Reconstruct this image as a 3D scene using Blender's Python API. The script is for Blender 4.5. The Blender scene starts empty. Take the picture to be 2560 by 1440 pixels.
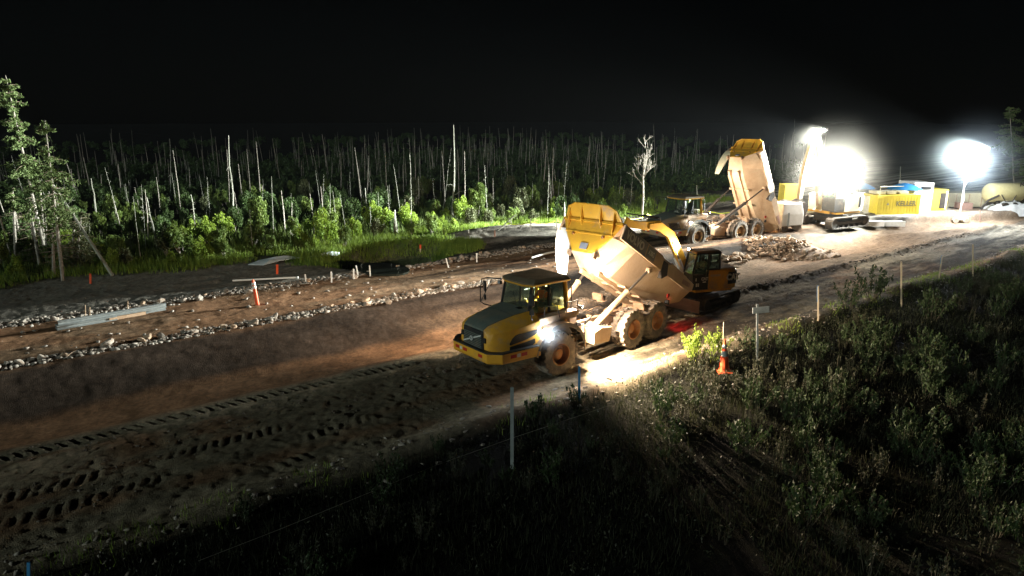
import bpy, bmesh, math, random
import numpy as np
from mathutils import Matrix, Vector, Euler
random.seed(7); rng = np.random.default_rng(11)
R = math.radians
S = bpy.context.scene
COL = S.collection
TAU = 2*math.pi

# ---------------------------------------------------------------- camera numbers
CAM_H, CAM_PITCH, FPX = 9.0, R(14), 1707.0

# ---------------------------------------------------------------- materials
def _n(nt, t, **kw):
    n = nt.nodes.new(t)
    for k, v in kw.items(): setattr(n, k, v)
    return n

def pbr(name, c1, c2=None, rough=.8, scale=3.0, metal=0.0, bump=0.0, bscale=20.0, detail=6, dirt=None, dirt_amt=.5, spec=.3, attr=None, translucent=0.0):
    m = bpy.data.materials.new(name); m.use_nodes = True; nt = m.node_tree
    b = nt.nodes['Principled BSDF']
    b.inputs['Roughness'].default_value = rough; b.inputs['Metallic'].default_value = metal
    b.inputs['Specular IOR Level'].default_value = spec
    tc = _n(nt, 'ShaderNodeTexCoord')
    nz = _n(nt, 'ShaderNodeTexNoise'); nz.inputs['Scale'].default_value = scale; nz.inputs['Detail'].default_value = detail
    nz.inputs['Roughness'].default_value = .65
    nt.links.new(tc.outputs['Object'], nz.inputs['Vector'])
    col = None
    if c2 is None: c2 = tuple(x*.75 for x in c1)
    mx = _n(nt, 'ShaderNodeMix', data_type='RGBA')
    rp = _n(nt, 'ShaderNodeValToRGB'); rp.color_ramp.elements[0].position = .35; rp.color_ramp.elements[1].position = .65
    nt.links.new(nz.outputs['Fac'], rp.inputs[0]); nt.links.new(rp.outputs[0], mx.inputs[0])
    mx.inputs[6].default_value = (*c1, 1); mx.inputs[7].default_value = (*c2, 1)
    col = mx.outputs[2]
    if attr:
        at = _n(nt, 'ShaderNodeVertexColor', layer_name=attr)
        m2 = _n(nt, 'ShaderNodeMix', data_type='RGBA', blend_type='MULTIPLY'); m2.inputs[0].default_value = 1
        nt.links.new(at.outputs[0], m2.inputs[6]); nt.links.new(col, m2.inputs[7]); col = m2.outputs[2]
    if dirt:
        n2 = _n(nt, 'ShaderNodeTexNoise'); n2.inputs['Scale'].default_value = scale*.6; n2.inputs['Detail'].default_value = 8
        n2.inputs['Roughness'].default_value = .7
        nt.links.new(tc.outputs['Object'], n2.inputs['Vector'])
        r2 = _n(nt, 'ShaderNodeValToRGB'); r2.color_ramp.elements[0].position = max(0, .62-dirt_amt*.4); r2.color_ramp.elements[1].position = .78-dirt_amt*.25
        nt.links.new(n2.outputs['Fac'], r2.inputs[0])
        m3 = _n(nt, 'ShaderNodeMix', data_type='RGBA'); nt.links.new(r2.outputs[0], m3.inputs[0])
        nt.links.new(col, m3.inputs[6]); m3.inputs[7].default_value = (*dirt, 1); col = m3.outputs[2]
    nt.links.new(col, b.inputs['Base Color'])
    if bump:
        n3 = _n(nt, 'ShaderNodeTexNoise'); n3.inputs['Scale'].default_value = bscale; n3.inputs['Detail'].default_value = 8
        nt.links.new(tc.outputs['Object'], n3.inputs['Vector'])
        bp = _n(nt, 'ShaderNodeBump'); bp.inputs['Strength'].default_value = 1.0; bp.inputs['Distance'].default_value = bump
        nt.links.new(n3.outputs['Fac'], bp.inputs['Height']); nt.links.new(bp.outputs[0], b.inputs['Normal'])
    if translucent:
        tr = _n(nt, 'ShaderNodeBsdfTranslucent'); nt.links.new(col, tr.inputs[0])
        ms = _n(nt, 'ShaderNodeMixShader'); ms.inputs[0].default_value = translucent
        out = nt.nodes['Material Output']
        nt.links.new(b.outputs[0], ms.inputs[1]); nt.links.new(tr.outputs[0], ms.inputs[2]); nt.links.new(ms.outputs[0], out.inputs[0])
    return m

def emis(name, c, s):
    m = bpy.data.materials.new(name); m.use_nodes = True; b = m.node_tree.nodes['Principled BSDF']
    b.inputs['Base Color'].default_value = (*c, 1); b.inputs['Emission Color'].default_value = (*c, 1)
    b.inputs['Emission Strength'].default_value = s
    return m

def glassmat(name, tint, gloss=.12):
    m = bpy.data.materials.new(name); m.use_nodes = True; nt = m.node_tree
    nt.nodes.remove(nt.nodes['Principled BSDF'])
    t = _n(nt, 'ShaderNodeBsdfTransparent'); t.inputs[0].default_value = (*tint, 1)
    g = _n(nt, 'ShaderNodeBsdfGlossy'); g.inputs['Roughness'].default_value = .05
    d = _n(nt, 'ShaderNodeBsdfDiffuse'); d.inputs[0].default_value = (.35, .33, .3, 1)
    a = _n(nt, 'ShaderNodeMixShader'); a.inputs[0].default_value = gloss
    b = _n(nt, 'ShaderNodeMixShader'); b.inputs[0].default_value = .05
    nt.links.new(t.outputs[0], a.inputs[1]); nt.links.new(g.outputs[0], a.inputs[2])
    nt.links.new(a.outputs[0], b.inputs[1]); nt.links.new(d.outputs[0], b.inputs[2])
    nt.links.new(b.outputs[0], nt.nodes['Material Output'].inputs[0])
    return m

DUST = (.36, .25, .17)
M = {
 'yellow': pbr('dusty_yellow_paint', (.74, .38, .04), (.64, .31, .04), rough=.42, scale=2.2, dirt=DUST, dirt_amt=.35, spec=.4),
 'yellow_clean': pbr('yellow_paint', (.74, .38, .03), (.64, .31, .03), rough=.4, scale=2, dirt=DUST, dirt_amt=.12, spec=.45),
 'yellow_dull': pbr('worn_yellow_paint', (.48, .29, .06), (.38, .24, .09), rough=.6, scale=1.8, dirt=DUST, dirt_amt=.8),
 'tan': pbr('mud_coated_steel', (.52, .37, .25), (.40, .27, .17), rough=.8, scale=2.5, dirt=(.30, .18, .11), dirt_amt=.4, bump=.006),
 'bodytan': pbr('dusty_dump_body', (.60, .45, .30), (.52, .37, .24), rough=.7, scale=1.1, dirt=(.42, .28, .17), dirt_amt=.5, bump=.008),
 'bodygrey': pbr('dusty_grey_panel', (.22, .22, .24), (.27, .25, .25), rough=.7, scale=3),
 'black': pbr('black_plastic', (.02, .021, .022), (.03, .03, .03), rough=.5, scale=4, dirt=(.10, .08, .06), dirt_amt=.25),
 'hoodgrey': pbr('grey_green_hood_panel', (.11, .135, .12), (.14, .16, .14), rough=.42, scale=4, dirt=(.19, .17, .13), dirt_amt=.35),
 'roof': pbr('dusty_cab_roof', (.12, .10, .07), (.19, .15, .10), rough=.7, scale=2.4),
 'tyre': pbr('muddy_tyre_rubber', (.085, .072, .06), (.13, .11, .09), rough=.9, scale=5, dirt=(.27, .21, .155), dirt_amt=.4, bump=.01, bscale=14),
 'rim': pbr('orange_rim_paint', (.42, .17, .05), (.32, .14, .05), rough=.6, scale=5, dirt=DUST, dirt_amt=.35),
 'rimdull': pbr('dusty_rim', (.40, .24, .08), (.32, .22, .12), rough=.7, scale=5, dirt=DUST, dirt_amt=.6),
 'chrome': pbr('hydraulic_rod', (.35, .33, .3), (.25, .22, .2), rough=.3, metal=.8),
 'steel': pbr('galvanised_steel', (.30, .33, .33), (.22, .24, .24), rough=.55, metal=.2, scale=6),
 'dark': pbr('oily_dark_steel', (.035, .03, .028), (.06, .05, .04), rough=.7, scale=4),
 'white': pbr('white_paint', (.75, .75, .73), (.66, .65, .62), rough=.6),
 'whiteletter': pbr('white_lettering', (.62, .62, .60), (.5, .5, .48), rough=.6, scale=6),
 'greyletter': pbr('pale_lettering', (.75, .73, .70), (.55, .52, .50), rough=.6, scale=6),
 'red': pbr('red_reflector', (.5, .03, .02), (.4, .03, .02), rough=.4),
 'orange': pbr('orange_plastic', (.75, .10, .03), (.65, .08, .025), rough=.5, scale=6),
 'reflect': pbr('white_reflective_band', (.7, .7, .7), rough=.35),
 'wood': pbr('pale_stake_wood', (.50, .42, .30), (.40, .33, .23), rough=.9, scale=8),
 'pink': pbr('pinkish_dusty_steel', (.38, .24, .20), (.30, .19, .15), rough=.8, scale=2),
 'blue': pbr('blue_canvas', (.03, .25, .55), (.03, .20, .45), rough=.8, translucent=.3),
 'bluepaint': pbr('blue_stake_paint', (.03, .22, .45), (.03, .17, .36), rough=.7),
 'hoarding': pbr('bright_yellow_box_paint', (.75, .60, .08), (.66, .52, .07), rough=.55),
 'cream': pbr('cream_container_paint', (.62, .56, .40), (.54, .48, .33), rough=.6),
 'rope': pbr('yellow_rope', (.62, .72, .06), (.5, .6, .05), rough=.7),
 'string': pbr('pale_string', (.45, .42, .36), rough=.9),
 'tarp': pbr('white_plastic_sheet', (.8, .8, .8), (.7, .7, .7), rough=.5, bump=.05, bscale=4),
 'greytarp': pbr('pale_wet_geotextile', (.62, .68, .72), (.45, .52, .56), rough=.5, bump=.05, bscale=3),
 'rock': pbr('broken_pale_rock', (.38, .335, .28), (.27, .225, .19), rough=.9, scale=2.5, bump=.03, bscale=7, dirt=(.22, .14, .09), dirt_amt=.35),
 'rockdark': pbr('muddy_field_stone', (.32, .29, .25), (.22, .19, .165), rough=.9, scale=2.5, bump=.03, bscale=7, dirt=(.12, .085, .06), dirt_amt=.4),
 'rockwarm': pbr('freshly_broken_brown_rock', (.46, .34, .24), (.33, .23, .16), rough=.9, scale=2.5, bump=.03, bscale=7),
 'caked': pbr('caked_mud', (.30, .20, .13), (.20, .13, .085), rough=.95, scale=6, bump=.02, bscale=14),
 'clod': pbr('mud_clod', (.15, .125, .10), (.10, .082, .066), rough=.95, scale=3, bump=.02, bscale=12),
 'bark': pbr('weathered_grey_bark', (.34, .31, .27), (.20, .18, .15), rough=.9, scale=4, bump=.02, bscale=12),
 'barkpale': pbr('bleached_deadwood', (.31, .31, .26), (.20, .20, .165), rough=.9, scale=4, bump=.015, bscale=10),
 'barkbrown': pbr('brown_spruce_bark', (.26, .20, .15), (.15, .12, .09), rough=.9, scale=4, bump=.03, bscale=12),
 'leafA': pbr('shrub_leaves', (.14, .19, .04), (.08, .13, .03), rough=.6, scale=.8, translucent=.4),
 'leafB': pbr('dark_shrub_leaves', (.07, .115, .032), (.04, .075, .022), rough=.6, scale=.8, translucent=.35),
 'leafC': pbr('yellow_green_leaves', (.22, .30, .04), (.13, .21, .03), rough=.6, scale=.8, translucent=.4),
 'leafX': pbr('dull_brush_leaves', (.030, .034, .015), (.017, .022, .010), rough=.6, scale=1.2, translucent=.2),
 'leafY': pbr('green_brush_leaves', (.028, .050, .014), (.016, .03, .010), rough=.6, scale=1.2, translucent=.2),
 'leafD': pbr('grey_green_willow_leaves', (.11, .12, .055), (.065, .08, .035), rough=.6, scale=1.2, translucent=.25),
 'needle': pbr('spruce_needles', (.13, .18, .06), (.08, .12, .04), rough=.7, scale=1.2, translucent=.2),
 'stemdark': pbr('dull_plant_stems', (.05, .045, .03), (.035, .03, .02), rough=.9),
 'tankpaint': pbr('faded_yellow_tank_paint', (.66, .58, .30), (.58, .50, .25), rough=.6),
 'olive': pbr('olive_lettering', (.22, .20, .08), (.18, .16, .07)),  # one even olive tone for the container letters
 'grass': pbr('verge_grass', (.026, .030, .013), (.015, .02, .008), rough=.8, scale=.6, translucent=.3),
 'water': pbr('still_dark_water', (.02, .025, .02), rough=.06, spec=.5),
 'skin': pbr('skin', (.42, .25, .17), rough=.6),
 'vest': pbr('orange_work_vest', (.65, .13, .03), (.55, .1, .02), rough=.7),
 'navy': pbr('dark_work_trousers', (.03, .035, .05), rough=.8),
 'glass': glassmat('cab_glass', (.72, .82, .78)),
 'lamp': emis('lit_led_lens', (.9, .95, 1), 60),
 'lampbig': emis('lit_floodlight_lens', (.85, .93, 1), 900),
 'lampoff': pbr('headlight_lens', (.35, .38, .40), (.25, .27, .3), rough=.15, spec=.6),
 'lampred': emis('lit_tail_light', (1, .03, .02), 6),
}

# ---------------------------------------------------------------- mesh builder
class MB:
    def __init__(s, mtx=None): s.v = []; s.f = []; s.m = mtx or Matrix()
    def add(s, verts, faces, mtx=None):
        k = len(s.v); mm = s.m @ mtx if mtx is not None else s.m
        s.v += [tuple(mm @ Vector(p)) for p in verts]; s.f += [tuple(k+i for i in f) for f in faces]; return s
    def box(s, c, size, rot=None):
        x, y, z = (d/2 for d in size)
        vs = [(-x,-y,-z),(x,-y,-z),(x,y,-z),(-x,y,-z),(-x,-y,z),(x,-y,z),(x,y,z),(-x,y,z)]
        fs = [(0,3,2,1),(4,5,6,7),(0,1,5,4),(1,2,6,5),(2,3,7,6),(3,0,4,7)]
        m = Matrix.Translation(c)
        if rot: m = m @ Euler(rot).to_matrix().to_4x4()
        return s.add(vs, fs, m)
    def loft(s, rings, caps=True, closed=True):
        n = len(rings[0]); vs = [p for r in rings for p in r]; fs = []
        for i in range(len(rings)-1):
            for j in range(n if closed else n-1):
                a, b = i*n+j, i*n+(j+1) % n
                fs.append((a, b, b+n, a+n))
        if caps:
            fs.append(tuple(range(n))[::-1]); fs.append(tuple((len(rings)-1)*n+j for j in range(n)))
        return s.add(vs, fs)
    def prism(s, poly, axis, a, b):
        """poly in the two other axes (in xyz order), extruded along axis from a to b"""
        def P(p, t):
            q = list(p); q.insert(axis, t); return tuple(q)
        return s.loft([[P(p, a) for p in poly], [P(p, b) for p in poly]])
    def tube(s, p0, p1, r0, r1=None, n=10, caps=True):
        return s.path([p0, p1], [r0, r0 if r1 is None else r1], n, caps)
    def path(s, pts, rs, n=8, caps=True):
        pts = [Vector(p) for p in pts]
        if not isinstance(rs, (list, tuple)): rs = [rs]*len(pts)
        rings = []; up = None
        for i, p in enumerate(pts):
            d = (pts[min(i+1, len(pts)-1)] - pts[max(i-1, 0)]).normalized()
            ref = Vector((0, 0, 1)) if abs(d.z) < .95 else Vector((1, 0, 0))
            if up is None: a = d.cross(ref).normalized()
            else:
                a = (up - d*up.dot(d)); a = a.normalized() if a.length > 1e-4 else d.cross(ref).normalized()
            up = a; b = d.cross(a)
            rings.append([tuple(p + (a*math.cos(t*TAU/n) + b*math.sin(t*TAU/n))*rs[i]) for t in range(n)])
        return s.loft(rings, caps)
    def lathe(s, prof, n=32, c=(0, 0, 0)):
        """prof = [(r, y)] about the y axis"""
        rings = []
        for r, y in prof:
            rings.append([(c[0]+r*math.cos(t*TAU/n), c[1]+y, c[2]+r*math.sin(t*TAU/n)) for t in range(n)])
        return s.loft(rings, caps=False)
    def plate(s, quad, th):
        q = [Vector(p) for p in quad]; nn = (q[1]-q[0]).cross(q[2]-q[0]).normalized()*th
        return s.loft([[tuple(p) for p in q], [tuple(p+nn) for p in q]])
    def build(s, name, mat, parent=None, smooth=False, bevel=0.0, loc=None):
        me = bpy.data.meshes.new(name); me.from_pydata(s.v, [], s.f); me.update()
        bm = bmesh.new(); bm.from_mesh(me); bmesh.ops.recalc_face_normals(bm, faces=bm.faces); bm.to_mesh(me); bm.free()
        o = bpy.data.objects.new(name, me); COL.objects.link(o)
        if mat is not None: me.materials.append(M[mat] if isinstance(mat, str) else mat)
        if parent is not None: o.parent = parent
        if smooth:
            me.polygons.foreach_set('use_smooth', [True]*len(me.polygons))
            try: me.set_sharp_from_angle(angle=R(40))
            except Exception: pass
        if bevel:
            md = o.modifiers.new('bevel', 'BEVEL'); md.width = bevel; md.segments = 2; md.limit_method = 'ANGLE'; md.angle_limit = R(35)
        if loc: o.location = loc
        return o

def tag(o, label=None, cat=None, group=None, kind=None):
    if label: o['label'] = label
    if cat: o['category'] = cat
    if group: o['group'] = group
    if kind: o['kind'] = kind
    return o
def empty(name, loc, rz=0, sc=1.0):
    o = bpy.data.objects.new(name, None); COL.objects.link(o); o.location = loc; o.rotation_euler = (0, 0, rz); o.scale = (sc, sc, sc)
    o.empty_display_size = .3
    return o
def copy_tree(o, parent=None):
    c = o.copy(); COL.objects.link(c); c.parent = parent
    for ch in list(o.children): copy_tree(ch, c)
    return c
def np_mesh(name, verts, faces_flat, nper, mat):
    me = bpy.data.meshes.new(name); nv = len(verts); nf = len(faces_flat)//nper
    me.vertices.add(nv); me.vertices.foreach_set('co', np.asarray(verts, dtype=np.float32).ravel())
    me.loops.add(nf*nper); me.loops.foreach_set('vertex_index', np.asarray(faces_flat, dtype=np.int32))
    me.polygons.add(nf); me.polygons.foreach_set('loop_start', np.arange(0, nf*nper, nper, dtype=np.int32))
    me.polygons.foreach_set('loop_total', np.full(nf, nper, dtype=np.int32)); me.update(calc_edges=True)
    if mat: me.materials.append(M[mat])
    return me
def text_obj(txt, size, depth, mat, parent, mtx, name='lettering', bold=0.0, sx=1.0, shear=0):
    cu = bpy.data.curves.new('txt', 'FONT'); cu.body = txt; cu.size = size; cu.extrude = depth; cu.offset = bold
    cu.align_x = 'CENTER'; cu.align_y = 'CENTER'; cu.shear = shear
    t = bpy.data.objects.new('txt', cu); COL.objects.link(t)
    dg = bpy.context.evaluated_depsgraph_get(); me = bpy.data.meshes.new_from_object(t.evaluated_get(dg))
    bpy.data.objects.remove(t)
    me.transform(mtx @ Matrix.Diagonal((sx, 1, 1, 1))); me.materials.clear(); me.materials.append(M[mat]); me.name = name
    o = bpy.data.objects.new(name, me); COL.objects.link(o); o.parent = parent
    return o
def face_mtx(origin, right, up):
    r = Vector(right).normalized(); u = Vector(up).normalized(); n = r.cross(u)
    return Matrix.Translation(origin) @ Matrix((r, u, n)).transposed().to_4x4()

# ---------------------------------------------------------------- terrain
def _hash(ix, iy, seed):
    h = (ix.astype(np.int64)*374761393 + iy.astype(np.int64)*668265263 + seed*1442695041) & 0xffffffff
    h = ((h ^ (h >> 13))*1274126177) & 0xffffffff
    return ((h ^ (h >> 16)) & 0xffff)/65535.0
def vn(x, y, seed=0):
    ix = np.floor(x); iy = np.floor(y); fx = x-ix; fy = y-iy
    fx = fx*fx*(3-2*fx); fy = fy*fy*(3-2*fy)
    a = _hash(ix, iy, seed); b = _hash(ix+1, iy, seed); c = _hash(ix, iy+1, seed); d = _hash(ix+1, iy+1, seed)
    return (a*(1-fx)+b*fx)*(1-fy)+(c*(1-fx)+d*fx)*fy
def fbm(x, y, f, seed=0, oc=4):
    t = 0; a = .5
    for i in range(oc): t = t + a*(vn(x*f, y*f, seed+i)-.5); f *= 2.03; a *= .5
    return t*2
def ss(a, b, x):
    t = np.clip((x-a)/(b-a), 0, 1); return t*t*(3-2*t)
AX, AY = .7955, .6060            # direction of the works along the ground
def sn(x, y): return AX*x+AY*y, -AY*x+AX*y
def xy(s, n): return AX*s-AY*n, AY*s+AX*n
def bankshift(s): return -1.2*ss(14, 40, s)*0 
def height(x, y, fine=True):
    s, n = sn(x, y)
    w = .35*fbm(s, n, .12, 3, 2)                        # wandering edges
    nn = n + w
    z = -.9*(1-ss(6, 14.6, nn)) + .0*nn                 # natural ground falls away towards the viewer
    z = z + .28*np.exp(-((nn-15.4)/.7)**2)*(.5+vn(s*.5, n*.5, 9))      # stony verge
    z = z - .12*ss(22.2, 22.9, nn)*(1-ss(24.2, 25, nn))
    z = z + .72*ss(24.4, 28.0, nn)                      # bank up to the bench
    z = z + .16*np.exp(-((nn-20.6)/.35)**2)*ss(11, 15, s)*(.4+vn(s*1.3, n, 5))   # low berm on the right
    z = z - .18*ss(34.6, 36.2, nn)
    z = z + .55*np.exp(-((s-29.5)/7.0)**2-((n-39.3)/3.2)**2)*1.5       # grey mud mound by the trees
    pit = np.exp(-(((s-19.4)/3.2)**2+((n-38.4)/2.9)**2)**2.2); z = z - 2.6*pit
    pe = 26.6-.38*(s-62)+.5*fbm(s, n, .4, 90, 3); pad = ss(-.35, .35, n-pe)*ss(56, 58.5, s); z = z*(1-pad)+(.72)*pad + .14*np.exp(-((n-pe)/.4)**2)*ss(56, 58, s)*vn(s*1.5, n*1.5, 91)
    z = z + .22*np.exp(-((n-pe+4.6)/.7)**2)*ss(50, 56, s)*(.5+.5*vn(s*.6, n, 93)) - .12*np.exp(-((n-pe+2.2)/.9)**2)*ss(50, 56, s)
    rise = ss(45, 200, n); z = z + 1.5*rise
    z = z + .05*fbm(s, n, .5, 20, 3)
    if fine:
        rough = ss(14.8, 15.6, nn)*(1-ss(21.2, 21.9, nn))
        z = z + rough*(.08*fbm(s*.45, n, 1.1, 30, 4) + .06*fbm(s, n, 4.5, 31, 3)*(.3+vn(s*.4, n*.8, 8)))
        z = z + .018*fbm(s, n, 2.2, 40, 4) + .035*rough*fbm(s, n, 7., 45, 2)
        mud = ss(34.2, 35.5, nn)*(1-ss(44, 46, nn)); z = z + mud*(.07*fbm(s*.4, n, 1.4, 50, 4)+.05*fbm(s, n, 5., 51, 2))
        z = z + ss(24.6, 25.4, nn)*(1-ss(33, 34, nn))*(.018*fbm(s, n, 4., 55, 4)+.03*fbm(s*.4, n, 1.2, 56, 3))
        # crawler prints: rows of lug-deep cells
        for (c, hw, per, dep, s0, s1, sl, seed) in ((21.75, .26, .33, .15, -60, 16, .5, 1), (20.55, .2, .3, .10, -24, -3, .4, 2), (19.3, .28, .30, .13, -26, 7, -.3, 3),
                                            (18.2, .25, .31, .12, -22, 9, -.3, 4), (17.0, .25, .33, .10, -6, 8, .4, 5), (20.0, .22, .3, .1, 8, 20, .4, 6), (18.3, .3, .33, .1, 17, 40, .4, 7)):
            cc = c + .12*np.sin(s*.21+seed)
            band = ss(0, .08, hw-np.abs(n-cc))
            msk = ss(.42, .75, vn(s*.55+seed*7, n*0+seed, 77+seed))*(.35+.65*vn(s*2.1, n*2.1, 72)) if seed > 1 else .55+.45*vn(s*1.1, n*2, 70)
            cell = .5+.5*np.sin((s+sl*(n-cc)+.10*fbm(s, n, .9, 73, 2))*TAU/per)
            z = z + band*msk*ss(s0, s0+2, s)*(1-ss(s1-2, s1, s))*dep*1.0*(.95*(cell**.7) - .45)
        z = z - .0
        # tyre grooves in the lane
        for c in (22.9, 23.5, 29.2, 31.6, 24.0):
            z = z - .035*np.exp(-((nn-c-.1*np.sin(s*.3))/.16)**2)
    return z
def hz(x, y): return float(height(np.array([float(x)]), np.array([float(y)]))[0])
def at(px, py, dz=0.0):
    """pixel of the 2560x1440 photograph -> point on the terrain"""
    u = (px-1280)/FPX; v = (720-py)/FPX
    dx, dy, dz_ = u, math.cos(CAM_PITCH)+v*math.sin(CAM_PITCH), -math.sin(CAM_PITCH)+v*math.cos(CAM_PITCH)
    t = np.concatenate([np.arange(8, 80, .02), np.arange(80, 400, .2)])
    X, Y, Z = dx*t, dy*t, CAM_H+dz_*t
    k = np.argmax(Z-dz < height(X, Y)); return Vector((float(X[k]), float(Y[k]), float(Z[k])-dz))
def up_at(base, py):
    """height above base of the point seen at image row py straight over base"""
    zc = lambda z: base.y*math.cos(CAM_PITCH)-(z-CAM_H)*math.sin(CAM_PITCH)
    lo, hi = base.z-2, base.z+60
    for _ in range(50):
        m = (lo+hi)/2; yy = 720-FPX*(base.y*math.sin(CAM_PITCH)+(m-CAM_H)*math.cos(CAM_PITCH))/zc(m)
        if yy > py: lo = m
        else: hi = m
    return lo-base.z

def lean_to(b, h, ptx):
    """sideways offset that brings a top at height h over base b to image column ptx"""
    return (ptx-1280)/FPX*(b.y*math.cos(CAM_PITCH)-(b.z+h-CAM_H)*math.sin(CAM_PITCH))-b.x
def spaced(segs):
    out = []
    for a, b, d in segs: out += list(np.arange(a, b, d))
    return np.array(out)
def grow(a, b, d, g):
    out = []; x = a; sg = 1 if b > a else -1
    while (x-b)*sg < 0: out.append(x); d *= g; x += sg*d
    out.append(b); return out
sv = np.array(sorted(set(np.round(grow(-34, -600, .4, 1.35)[1:] + list(spaced([(-34, -24, .16), (-24, 18, .075), (18, 42, .16), (42, 90, .3)])) + grow(90, 900, .4, 1.35), 4))))
nv_ = np.array(sorted(set(np.round(grow(0, -300, .5, 1.4)[1:] + list(spaced([(0, 14, .25), (14, 22.2, .07), (22.2, 36, .11), (36, 48, .18), (48, 100, .5)])) + grow(100, 900, .7, 1.35), 4))))
SS, NN = np.meshgrid(sv, nv_, indexing='ij')
XX, YY = xy(SS, NN); ZZ = height(XX, YY)
def zone_color(s, n):
    w = .5*fbm(s, n, .25, 60, 4); m = n+w
    def C(*c): return np.array(c)[None, None, :]
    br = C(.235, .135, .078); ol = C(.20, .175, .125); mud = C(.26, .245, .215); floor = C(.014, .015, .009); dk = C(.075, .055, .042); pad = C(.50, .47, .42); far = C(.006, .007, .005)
    redp = ss(.02, .3, fbm(s*.5, n, .45, 61, 4))[..., None]
    tanp = ss(.0, .3, fbm(s*.4, n, .5, 68, 4))[..., None]
    base = ol*(1-redp*.75)+br*redp*.75
    base = base*(1-.75*tanp) + C(.34, .29, .21)*.75*tanp
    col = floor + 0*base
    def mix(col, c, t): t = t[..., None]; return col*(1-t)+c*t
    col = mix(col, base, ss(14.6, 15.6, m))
    col = mix(col, br*.95, ss(22.0, 22.7, m))
    col = mix(col, dk, ss(24.3, 24.9, m)*(1-ss(27.3, 28, m)))
    col = mix(col, br*(1-.35*redp)+ol*.35*redp, ss(27.6, 28.3, m))
    col = mix(col, mud, ss(33.6, 34.6, m))
    col = mix(col, C(.06, .08, .03), ss(42.5, 44.5, m+1.5*fbm(s, n, .3, 66, 2)))
    pitm = np.exp(-(((s-19.7)/5.0)**2+((n-39.0)/3.2)**2)**2); col = mix(col, C(.08, .10, .035), pitm); col = mix(col, C(.02, .018, .013), np.exp(-(((s-19.4)/3.0)**2+((n-38.3)/2.7)**2)**2))
    pe = 26.6-.38*(s-62)+.5*fbm(s, n, .4, 90, 3); col = mix(col, C(.14, .13, .11), ss(44, 52, s)*ss(15.5, 16.5, m)*.8); col = mix(col, pad, ss(-.1, .2, n-pe)*ss(56.5, 58, s)*(1-ss(46, 50, n))); col = mix(col, far, ss(52, 75, n))  # distant ground near black: unlit night put into its colour
    stk = fbm(s*.12, n, 1.3, 95, 4)+.6*fbm(s*.25, n, 3.4, 96, 3); col = col*(1+np.clip(1.5*stk-.15, -.75, .4)*ss(10, 22, s)*ss(15, 16, m))[..., None]; rd = ss(20.3, 21, m)*(1-ss(25.5, 26.2, m))*ss(12, 20, s); col = mix(col, C(.30, .21, .14), rd*.7)
    g = .85+.35*fbm(s, n, 3.1, 63, 4)+.3*fbm(s, n, 9., 69, 2)+.25*fbm(s*.3, n, .9, 64, 3)
    return np.clip(col*g[..., None], .01, .9)
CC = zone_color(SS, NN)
ni, nj = SS.shape; idx = np.arange(ni*nj).reshape(ni, nj)
q = np.stack([idx[:-1, :-1], idx[1:, :-1], idx[1:, 1:], idx[:-1, 1:]], -1)
fs, fn = SS[:-1, :-1], NN[:-1, :-1]
zone = np.zeros(fs.shape, int)
zone[(fn >= 16.2) & (fn < 24.4)] = 1
zone[(fn >= 27.9) & (fn < 33.6) & (fs < 46)] = 2
zone[(fn >= 26.6-.38*(fs-62)) & (fn < 46) & (fs >= 57)] = 3
def ground_mat(name, fine):
    m = pbr(name, (1.15, 1.11, 1.06), (.62, .62, .63), rough=.92, scale=7.5, attr='col', bump=fine, bscale=34.0, detail=10, spec=.04)
    return m
gm = ground_mat('churned_earth', .05); M['gm'] = gm
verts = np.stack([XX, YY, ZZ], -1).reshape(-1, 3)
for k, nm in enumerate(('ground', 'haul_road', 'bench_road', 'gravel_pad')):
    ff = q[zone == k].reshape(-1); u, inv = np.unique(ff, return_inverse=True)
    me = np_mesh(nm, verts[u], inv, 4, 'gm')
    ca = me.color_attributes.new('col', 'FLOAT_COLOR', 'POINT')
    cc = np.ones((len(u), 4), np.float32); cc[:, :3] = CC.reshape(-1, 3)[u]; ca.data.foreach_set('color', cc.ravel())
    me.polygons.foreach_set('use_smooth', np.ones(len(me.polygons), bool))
    o = bpy.data.objects.new(nm, me); COL.objects.link(o); o['kind'] = 'structure'

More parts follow.
